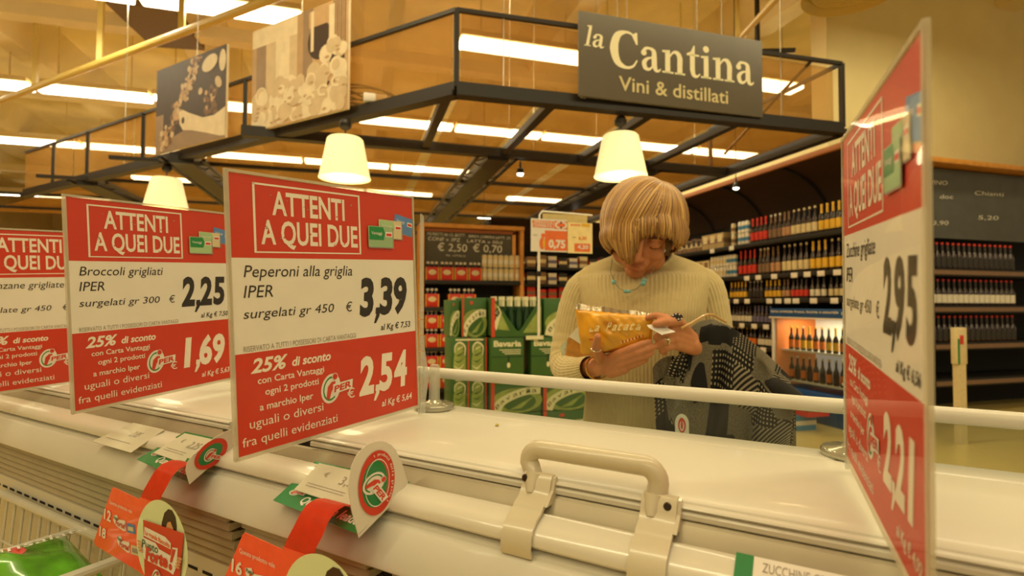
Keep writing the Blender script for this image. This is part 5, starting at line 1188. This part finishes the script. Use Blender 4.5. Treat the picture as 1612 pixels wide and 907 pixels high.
# trousers and shoes
b = NB(); ell(b, (0, 0, .85), (.165, .115, .08))
for s in (-1, 1): cap_(b, (.08*s, .01, .83), (.085*s, -.005, .46), .088, .062); cap_(b, (.085*s, -.005, .46), (.085*s, .02, .08), .060, .052)
fuse('trousers', b, mat('dark_trousers', (50, 46, 44), .8), .008, 3, thing=pr)
for s in (-1, 1):
    b = NB(); cap_(b, (.085*s, .045, .04), (.085*s, -.14, .034), .042, .033); fuse('shoe', b, mat('shoe_leather', (40, 32, 26), .4), .006, 2, thing=pr)

# hair: a blonde bob hanging straight down from a bowed head, parted off-centre
m_hair = bpy.data.materials.new('hair_blonde'); m_hair.use_nodes = True; nt = m_hair.node_tree; bs = nt.nodes['Principled BSDF']
uv = nt.nodes.new('ShaderNodeUVMap'); mp = nt.nodes.new('ShaderNodeMapping'); mp.inputs['Scale'].default_value = (15, .8, 1); nz = nt.nodes.new('ShaderNodeTexNoise'); nz.inputs['Scale'].default_value = 1.0; nz.inputs['Detail'].default_value = 5
rp = nt.nodes.new('ShaderNodeValToRGB'); rp.color_ramp.elements[0].position = .36; rp.color_ramp.elements[1].position = .66
rp.color_ramp.elements[0].color = (*s2l((92, 58, 24)), 1); rp.color_ramp.elements[1].color = (*s2l((218, 174, 100)), 1); e = rp.color_ramp.elements.new(.48); e.color = (*s2l((158, 112, 54)), 1)
bp = nt.nodes.new('ShaderNodeBump'); bp.inputs['Strength'].default_value = .6; bp.inputs['Distance'].default_value = .002
nt.links.new(uv.outputs[0], mp.inputs[0]); nt.links.new(mp.outputs[0], nz.inputs['Vector']); nt.links.new(nz.outputs['Fac'], rp.inputs[0]); nt.links.new(rp.outputs[0], bs.inputs['Base Color']); nt.links.new(nz.outputs['Fac'], bp.inputs['Height']); nt.links.new(bp.outputs[0], bs.inputs['Normal'])
bs.inputs['Roughness'].default_value = .42
D = Vector((.003, -.088, 1.457)); RX, RY, RZ = .1050, .1110, .1165
def dome(az, el, k=1.0):
    return D+Vector((RX*k*math.cos(el)*math.cos(az), RY*k*math.cos(el)*math.sin(az), RZ*k*math.sin(el)))
def slerp(a, c, t):
    w = math.acos(max(-1, min(1, a.dot(c))))
    return a if w < 1e-4 else (a*math.sin((1-t)*w)+c*math.sin(t*w))/math.sin(w)
rnd = random.Random(21)
b = NB(); uvl = b.loops.layers.uv.new('UVMap')
def lock(s, az, ztip, k=1.0, r=.0105, inward=.0, short=False, fl=.42, end_el=-.12, seed=0):
    """s: place along the parting 0 front .. 1 crown; az: side it falls to; ztip: height of its tip"""
    root = Vector((.50-.42*s, -.42+.85*s, .82)).normalized()
    tgt = Vector((math.cos(end_el)*math.cos(az), math.cos(end_el)*math.sin(az), math.sin(end_el)))
    P = []
    for i in range(11):
        d = slerp(root, tgt, (i/10)**.92); lift = 1+.035*math.sin(min(1, i/10)*math.pi)+(0 if i else -.01)
        P.append(D+Vector((d.x*RX*k*lift, d.y*RY*k*lift, d.z*RZ*k*lift)))
    base = P[-1]; n = 6; c = Vector((math.cos(az), math.sin(az), 0))
    for j in range(1, n+1):
        t = j/n; P.append(Vector((base.x, base.y, base.z+(ztip-base.z)*t))+c*(.006*math.sin(t*math.pi)-inward*t*t))
    m = len(P); rad = [r*(.35+.65*min(1, i/4))*(1 if i < m-5 else max(.12, 1-((i-(m-5))/4.3)**2*.9)) for i in range(m)]
    seg = 8; rings = []; off = rnd.uniform(0, 50); X = None
    for i, p in enumerate(P):
        t = (P[min(i+1, m-1)]-P[max(i-1, 0)]).normalized(); o_ = (p-D); o_.z *= .6; o_ = (o_-t*o_.dot(t)).normalized(); sd = t.cross(o_)
        rings.append([b.verts.new(p+sd*math.cos(2*math.pi*q/seg)*rad[i]+o_*math.sin(2*math.pi*q/seg)*rad[i]*fl) for q in range(seg)])
    for i, (a, c2) in enumerate(zip(rings, rings[1:])):
        for q in range(seg):
            fc = b.faces.new((a[q], c2[q], c2[(q+1)%seg], a[(q+1)%seg]))
            for lp, (uu, vv) in zip(fc.loops, ((q, i), (q, i+1), (q+1, i+1), (q+1, i))): lp[uvl].uv = (off+abs(uu-4)/8, off+vv/m)
    for Rg in (rings[0], rings[-1]):
        fc = b.faces.new(Rg)
        for lp in fc.loops: lp[uvl].uv = (off, off)
d2 = math.radians
# under layer, then upper layer
for layer in range(3):
    k = (.93, .97, 1.0)[layer]
    for i in range(54):
        az = d2(-28+i*(222/53)+rnd.uniform(-2, 2))                   # right side round the back to the left
        s = min(1, max(0, .15+.85*math.sin((i/53)*math.pi)**.7))
        zt = 1.388+rnd.uniform(-.004, .004) - (.004 if i > 40 else 0)+(.004 if i < 12 else 0)
        lock(s, az, zt, k, .0125, inward=.014+.004*layer)
    for i in range(20):                                              # the long sweep over the cheek at left
        az = d2(194+i*(64/19)+rnd.uniform(-1.5, 1.5)); s = .10+.45*(1-i/19)
        zt = 1.390-.040*min(1, max(0, (i-7)/8))+(.012*max(0, i-17))+rnd.uniform(-.003, .003)
        lock(s, az, zt, k*(1.0 if i < 14 else .99), .0120, inward=.012, end_el=-.10)
for i in range(42):                                                  # short fringe
    az = d2(262+(i % 21)*(34/20)+rnd.uniform(-1.5, 1.5)); lock(.02+.10*rnd.random(), az, 1.409+rnd.uniform(-.005, .009)+(.010 if i % 21 > 16 else 0), (.955 if i < 21 else .985)+.01*rnd.random(), .0078, inward=.006, end_el=.0, fl=.4)
def capf(a, c):
    az = 2*math.pi*a; el = math.pi/2-c*(math.pi/2-.16); return dome(az, el, .975)
vs_ = grid(b, capf, 96, 14)
for i in range(95):
    for j in range(13):
        pass
cs_ = set(v for r_ in vs_ for v in r_)
for fc in b.faces:
    if all(v in cs_ for v in fc.verts):
        for lp in fc.loops:
            p = lp.vert.co-D; lp[uvl].uv = (math.atan2(p.z, p.y+.02)*1.2, p.x*3)
for i in range(14):                                                  # front of the right side
    az = d2(292+i*(40/13)+rnd.uniform(-1.5, 1.5)); lock(.02+.1*i/13, az, 1.412-.022*min(1, i/8)+rnd.uniform(-.004, .004), 1.0, .0085, inward=-.002, end_el=.05)
hair = obj('hair', b, m_hair, pr.o, ang=180)
b = NB(); ell(b, D+Vector((0, .020, .004)), (RX*.90, RY*.78, RZ*.90), sub=3); obj('hair_underlayer', b, mat('hair_dark', (96, 64, 34), .7), hair)

# necklace, bracelet, rings, watch
m_turq = mat('turquoise_beads', (120, 176, 172), .35, coat=.5, var=.2, vs=200); m_gold = mat('gold', (214, 170, 90), .22, metal=1, var=.02); m_cord = mat('necklace_cord', (130, 130, 110), .6)
b = NB(); NP = [(-.078, -.05, 1.372), (-.080, -.095, 1.335), (-.070, -.132, 1.308), (-.055, -.142, 1.289), (-.037, -.146, 1.2815), (-.015, -.145, 1.2885), (.004, -.140, 1.306), (.022, -.122, 1.330), (.040, -.08, 1.362)]
tube(b, NP, .0011, 6); nk = Thing('necklace', 'turquoise beaded necklace around the woman\'s neck', 'necklace', (-.037, -.14, 1.28), R=RW); nk.part('cord', b, m_cord)
for c, r, a in (((-.070, -.134, 1.306), .0058, 1), ((-.040, -.150, 1.282), .0060, 0), ((-.033, -.150, 1.2825), .0055, 0), ((.001, -.146, 1.302), .0065, 1), ((.004, -.144, 1.309), .0060, 1)):
    b = NB(); ell(b, c, (r*1.1, r*.8, r*.85 if not a else r*1.1), sub=2); nk.part('bead', b, m_turq)
def hoop(c, n, r, t, ry=None):
    n = Vector(n).normalized(); X, Y = frame_of(n); ry = ry or r
    return tube(NB(), [Vector(c)+X*r*math.cos(a)+Y*ry*math.sin(a) for a in [2*math.pi*i/28 for i in range(29)]], t, 8, cap=False)
dr = (WL-EL).normalized()
one_ = lambda nm, bm, m, lab, cat: (lambda o: (setattr(o, 'matrix_world', RW), tag(o, lab, cat))[1])(obj(nm, bm, m))
one_('bracelet', hoop(WL+Vector((.008, -.012, .003)), dr, .0285, .0026), m_gold, 'gold bangle on the wrist below the yellow bag', 'bracelet')
one_('ring', hoop((-.1005, -.290, 1.152), (.05, -.5, .8), .0112, .0013), mat('ring_silver', (216, 206, 186), .2, metal=1), 'thin band on the thumb that holds the bag', 'ring')
b = hoop((.0505, -.2935, 1.1735), (-.9, -.3, -.15), .0104, .0016); ell(b, (.047, -.3045, 1.1765), (.005, .003, .004), sub=1); ell(b, (.0535, -.304, 1.1745), (.004, .003, .0045), sub=1)
one_('ring', b, mat('ring_gold_pale', (226, 210, 160), .2, metal=1), 'chunky pale gold ring on the hand holding the note', 'ring')
one_('earring', (lambda q: (ell(q, (.052, -.115, 1.385), (.0045, .004, .0055), sub=2), q)[1])(NB()), mat('earring_pearl', (222, 214, 190), .25, coat=1), 'small pale earring below the fringe at right', 'earring')
one_('wrist_watch', hoop(WR+Vector((.002, .004, -.001)), (WR-ER), .0275, .0042), mat('watch_strap', (30, 26, 22), .5), 'black wrist strap half hidden by the grey coat', 'watch')

# the yellow bag
m_foil = mat('foil_gold', (232, 164, 36), .3, metal=.1, coat=.6, var=.18, vs=18, bump=.3, bs=45); m_foil2 = mat('foil_amber', (226, 146, 36), .3, coat=.6, var=.3, vs=30); m_silver = mat('foil_silver', (232, 222, 200), .18, metal=.85, var=.05, bump=.6, bs=120)
BG = Thing('snack_bag', 'crinkled golden snack bag held in both of the woman\'s hands', 'bag', (-.07, -.27, 1.13), R=RW)
TL, TR, BR, BL = Vector((-.150, -.268, 1.240)), Vector((.024, -.292, 1.226)), Vector((.016, -.282, 1.160)), Vector((-.138, -.262, 1.136))
def bagf(sgn):
    def fn(a, c):
        p = (TL*(1-a)+TR*a)*(1-c)+(BL*(1-a)+BR*a)*c; e = (max(0, 1-abs(2*a-1)**3)*max(0, 1-abs(2*c-1)**2.2))**.5
        n = Vector((-.13, -.98, .15)); cr = .0016*math.sin(17*a+4*math.sin(5*c))+.0011*math.sin(12*c+13*a)+.0007*math.sin(47*a-20*c)
        return p+n*(sgn*(.016*e)+cr*e)
    return fn
b = NB(); grid(b, bagf(1), 46, 22); grid(b, bagf(-1), 46, 22); bmesh.ops.remove_doubles(b, verts=b.verts, dist=1e-5); BG.part('pouch', b, m_foil, ang=60)
b = NB()
def crimp(a, c):
    p = TL*(1-a)+TR*a; z = .004+.0135*c*(1-.45*a)*(1+.12*math.sin(19*a)); return p+Vector((0, .0022*math.sin(60*a)+.003*c*math.sin(9*a)-.003*(1-c), z-.006))
grid(b, crimp, 80, 7); bmesh.ops.solidify(b, geom=b.faces[:], thickness=.0007); BG.part('silver_seal', b, m_silver, ang=50)
# folded-under lower end of the bag, at left
b = NB(); T1 = [Vector(p) for p in ((-.139, -.262, 1.193), (-.170, -.250, 1.170), (-.176, -.242, 1.130), (-.150, -.236, 1.126), (-.085, -.245, 1.138), (-.03, -.262, 1.150), (-.02, -.262, 1.165), (-.139, -.258, 1.165))]
slab(b, T1, (0, .022, 0)); bmesh.ops.subdivide_edges(b, edges=b.edges[:], cuts=2, use_grid_fill=True); BG.part('folded_end', b, m_foil2, ang=50)
b = NB(); slab(b, [(-.140, -.270, 1.204), (-.166, -.262, 1.176), (-.138, -.268, 1.160), (-.128, -.272, 1.168)], (0, .004, 0)); BG.part('white_corner', b, mat('bag_white_corner', (222, 210, 180), .5))
b = NB(); slab(b, [(-.170, -.250, 1.170), (-.190, -.240, 1.150), (-.186, -.232, 1.128), (-.176, -.242, 1.131)], (0, .006, 0)); BG.part('silver_seal', b, m_silver)
b = NB(); fb = bagf(1); w = lambda a, c, k=0: fb(a, c)+Vector((-.13, -.98, .15))*(.003+.0003*k)
for i, ch in enumerate('La Patata'):
    if ch == ' ': continue
    a = .17+.078*i; text(b, ch, w(a, .52-.03*i/8), w(a+.066 if ch in 'LP' else a+.064, .52-.03*i/8), (.003, 0, .0185 if ch in 'LP' else .0185), shear=.35, bold=.02, mi=0)
for i, ch in enumerate('Chips'):
    text(b, ch, w(.38+.035*i, .33), w(.405+.035*i, .33), (.002, 0, .006), shear=.2, mi=1)
for q in range(12): a = .16+.012*q; R = .006; poly(b, [w(a, .72, 1), w(a+.010, .72, 1), w(a+.012, .70-.01*(q % 3), 1), w(a+.002, .69, 1)], 1)
for q in range(14): a = .60+.022*q; poly(b, [w(a, .86-.012*q, 1), w(a+.016, .86-.012*q, 1), w(a+.016, .80-.012*q, 1), w(a+.002, .80-.012*q, 1)], 1 if q % 2 else 0)
BG.part('lettering', b, [mat('bag_cream_print', (240, 216, 150), .5, var=0), mat('bag_red_print', (186, 56, 24), .5, var=0)], smooth=False)
# note and spectacles
b = NB(); slab(b, [(.008, -.318, 1.2065), (.034, -.310, 1.2095), (.066, -.314, 1.1930), (.040, -.322, 1.1875)], (0, .0006, .0003)); slab(b, [(.012, -.321, 1.2010), (.040, -.325, 1.1860), (.040, -.322, 1.1875), (.008, -.318, 1.2065)], (0, .0006, 0))
one_('paper_note', b, m_paper, 'folded white paper note between the fingers of the woman\'s hand', 'note')
SG = Thing('spectacles', 'tan-armed spectacles with sparkling dark lens in the woman\'s hand', 'glasses', (.09, -.27, 1.21), R=RW)
m_sa = mat('spectacle_arm', (196, 150, 90), .3, coat=.5)
SG.part('arm', tube(NB(), [(.078, -.300, 1.200), (.100, -.275, 1.2095), (.128, -.235, 1.224), (.142, -.218, 1.2285), (.155, -.205, 1.2275), (.170, -.188, 1.219), (.188, -.170, 1.209)], [.0028, .0026, .0026, .0027, .0029, .0028, .0020], 8), m_sa)
b = NB(); f = lambda x, y, k=0: Vector((.070+x, -.305-.0005*k, 1.2235+y)); slab(b, [f(.0125*math.cos(a), .0095*math.sin(a)) for a in [2*math.pi*i/20 for i in range(20)]], (0, .002, 0), 0)
for i, (x, y) in enumerate(((-.008, .004), (-.002, .007), (.005, .006), (-.005, -.002), (.003, -.004), (.009, -.003))): poly(b, [f(x-.0018, y-.0015, 1), f(x+.0018, y-.0008, 1), f(x+.0012, y+.0018, 1), f(x-.0014, y+.0012, 1)], 1)
SG.part('lens', b, [mat('dark_lens', (34, 26, 20), .15, coat=1), mat('lens_sparkle', (238, 232, 214), .2)], smooth=False)
SG.part('lens_rim', tube(NB(), [f(.0125*math.cos(a), .0095*math.sin(a)) for a in [2*math.pi*i/20 for i in range(21)]], .0009, 6, cap=False), m_sa)

# grey patchwork coat over the arm
m_coat = bpy.data.materials.new('coat_patchwork'); m_coat.use_nodes = True; nt = m_coat.node_tree; bs = nt.nodes['Principled BSDF']; bs.inputs['Roughness'].default_value = .9
L_ = nt.links.new; N_ = nt.nodes.new
uv = N_('ShaderNodeUVMap')
def math_(op, a, b_=None, c=None):
    n = N_('ShaderNodeMath'); n.operation = op
    for i, v in enumerate((a, b_, c)):
        if v is None: continue
        if isinstance(v, (int, float)): n.inputs[i].default_value = v
        else: L_(v, n.inputs[i])
    return n.outputs[0]
sep = N_('ShaderNodeSeparateXYZ'); L_(uv.outputs[0], sep.inputs[0]); ux, uy = sep.outputs[0], sep.outputs[1]
vor = N_('ShaderNodeTexVoronoi'); vor.distance = 'CHEBYCHEV'; vor.inputs['Scale'].default_value = 4.2; vor.inputs['Randomness'].default_value = .6; L_(uv.outputs[0], vor.inputs['Vector'])
sc_ = N_('ShaderNodeSeparateColor'); L_(vor.outputs['Color'], sc_.inputs[0]); pick = sc_.outputs[0]
dots = math_('MULTIPLY', math_('GREATER_THAN', math_('SINE', math_('MULTIPLY', ux, 190)), .25), math_('GREATER_THAN', math_('SINE', math_('MULTIPLY', uy, 190)), .25))
strp = math_('GREATER_THAN', math_('SINE', math_('ADD', math_('MULTIPLY', ux, 150), math_('MULTIPLY', uy, 190))), .15)
nzz = N_('ShaderNodeTexNoise'); nzz.inputs['Scale'].default_value = 90; L_(uv.outputs[0], nzz.inputs['Vector']); twd = math_('MULTIPLY', nzz.outputs['Fac'], .85)
m1 = math_('LESS_THAN', pick, .33); m2 = math_('LESS_THAN', pick, .58); m3 = math_('LESS_THAN', pick, .82)
a1 = math_('MULTIPLY', twd, m1); a2 = math_('MULTIPLY', dots, math_('SUBTRACT', m2, m1)); a3 = math_('MULTIPLY', math_('MULTIPLY', strp, .8), math_('SUBTRACT', m3, m2))
tot = math_('ADD', math_('ADD', a1, a2), a3); rp = N_('ShaderNodeValToRGB'); rp.color_ramp.elements[0].color = (*s2l((38, 34, 30)), 1); rp.color_ramp.elements[1].color = (*s2l((206, 192, 160)), 1); L_(tot, rp.inputs[0]); L_(rp.outputs[0], bs.inputs['Base Color'])
CT = Thing('coat', 'grey and black patchwork coat draped over the woman\'s forearm', 'coat', (.2, -.1, 1.0), R=RW)
spine = [(.094, -.212, 1.185), (.125, -.195, 1.208), (.160, -.170, 1.217), (.195, -.150, 1.206), (.235, -.125, 1.175), (.275, -.100, 1.140), (.315, -.080, 1.108), (.352, -.065, 1.075)]
lowz = [1.06, .96, .90, .87, .87, .88, .89, .90]
def lerpP(P, t):
    q = t*(len(P)-1); i = min(int(q), len(P)-2); q -= i
    return Vector(P[i])*(1-q)+Vector(P[i+1])*q if hasattr(P[0], '__len__') else P[i]*(1-q)+P[i+1]*q
def coatf(a, c):
    top = lerpP(spine, a); lz = lerpP(lowz, a); ax = Vector((.78, .45, -.3)).normalized(); out = Vector((-.35, -.93, 0))
    r = .036+.010*math.sin(a*7+1)
    if c < .35: th = (c/.35)*math.pi*.5; off = out*r*math.sin(th)-Vector((0, 0, 1))*r*(1-math.cos(th)); p = top+off
    else:
        t = (c-.35)/.65; p = top+out*(r+.012*t)-Vector((0, 0, 1))*r; p.z = p.z+(lz-p.z)*t; p.x += -.05*t*(1-a)+.0*t
    fold = .013*math.sin(a*21+c*5)+.008*math.sin(a*9-c*9+1)+.005*math.sin(a*40+c*3)
    return p+out*fold*min(1, c*2.5)+Vector((0, 0, .004*math.sin(c*17+a*11)))
def coatb(a, c):
    top = lerpP(spine, a); t = c; p = top+Vector((.18, .5, 0))*.12*min(1, t*3); p.z -= .02+t*.26; return p+Vector((.2, .8, 0))*.01*math.sin(a*17+c*4)
b = NB(); uvl = b.loops.layers.uv.new('UVMap')
def gridUV(fn, nu, nv, su, sv, ou=0):
    vs = grid(b, fn, nu, nv); b.faces.ensure_lookup_table(); idx = {}
    for i in range(nu):
        for j in range(nv): idx[vs[i][j]] = (ou+su*i/(nu-1), sv*j/(nv-1))
    for fc in b.faces:
        for lp in fc.loops:
            if lp.vert in idx: lp[uvl].uv = idx[lp.vert]
gridUV(coatf, 90, 60, 1.3, 1.0); gridUV(coatb, 40, 20, 1.3, 1.0, 2)
bmesh.ops.solidify(b, geom=b.faces[:], thickness=.004); CT.part('coat_body', b, m_coat, ang=80)
b = NB(); uvl = b.loops.layers.uv.new('UVMap')
def hangf(a, c): return Vector((.020+.085*a+.012*c, -.262+.05*a+.012*math.sin(a*9), 1.150-.04*(1-a)-.22*c+.01*math.sin(a*5)))+Vector((0, .008*math.sin(a*16+c*3), 0))
gridUV(hangf, 30, 20, .35, .8, 5); bmesh.ops.solidify(b, geom=b.faces[:], thickness=.004); CT.part('hanging_sleeve', b, m_coat, ang=80)
m_lin = mat('coat_lining', (36, 32, 30), .8)
b = NB(); grid(b, lambda a, c: Vector((.088+.035*a+.02*c, -.222+.018*a-.02*c, 1.192+.012*a-.16*c)), 8, 12); bmesh.ops.solidify(b, geom=b.faces[:], thickness=.003); CT.part('dark_lining', b, m_lin)
b = NB()
cap_(b, (.300, -.105, 1.060), (.348, -.09, 1.025), .026, .024); CT.part('dark_cuff', b, m_lin)
bpy.context.view_layer.update()
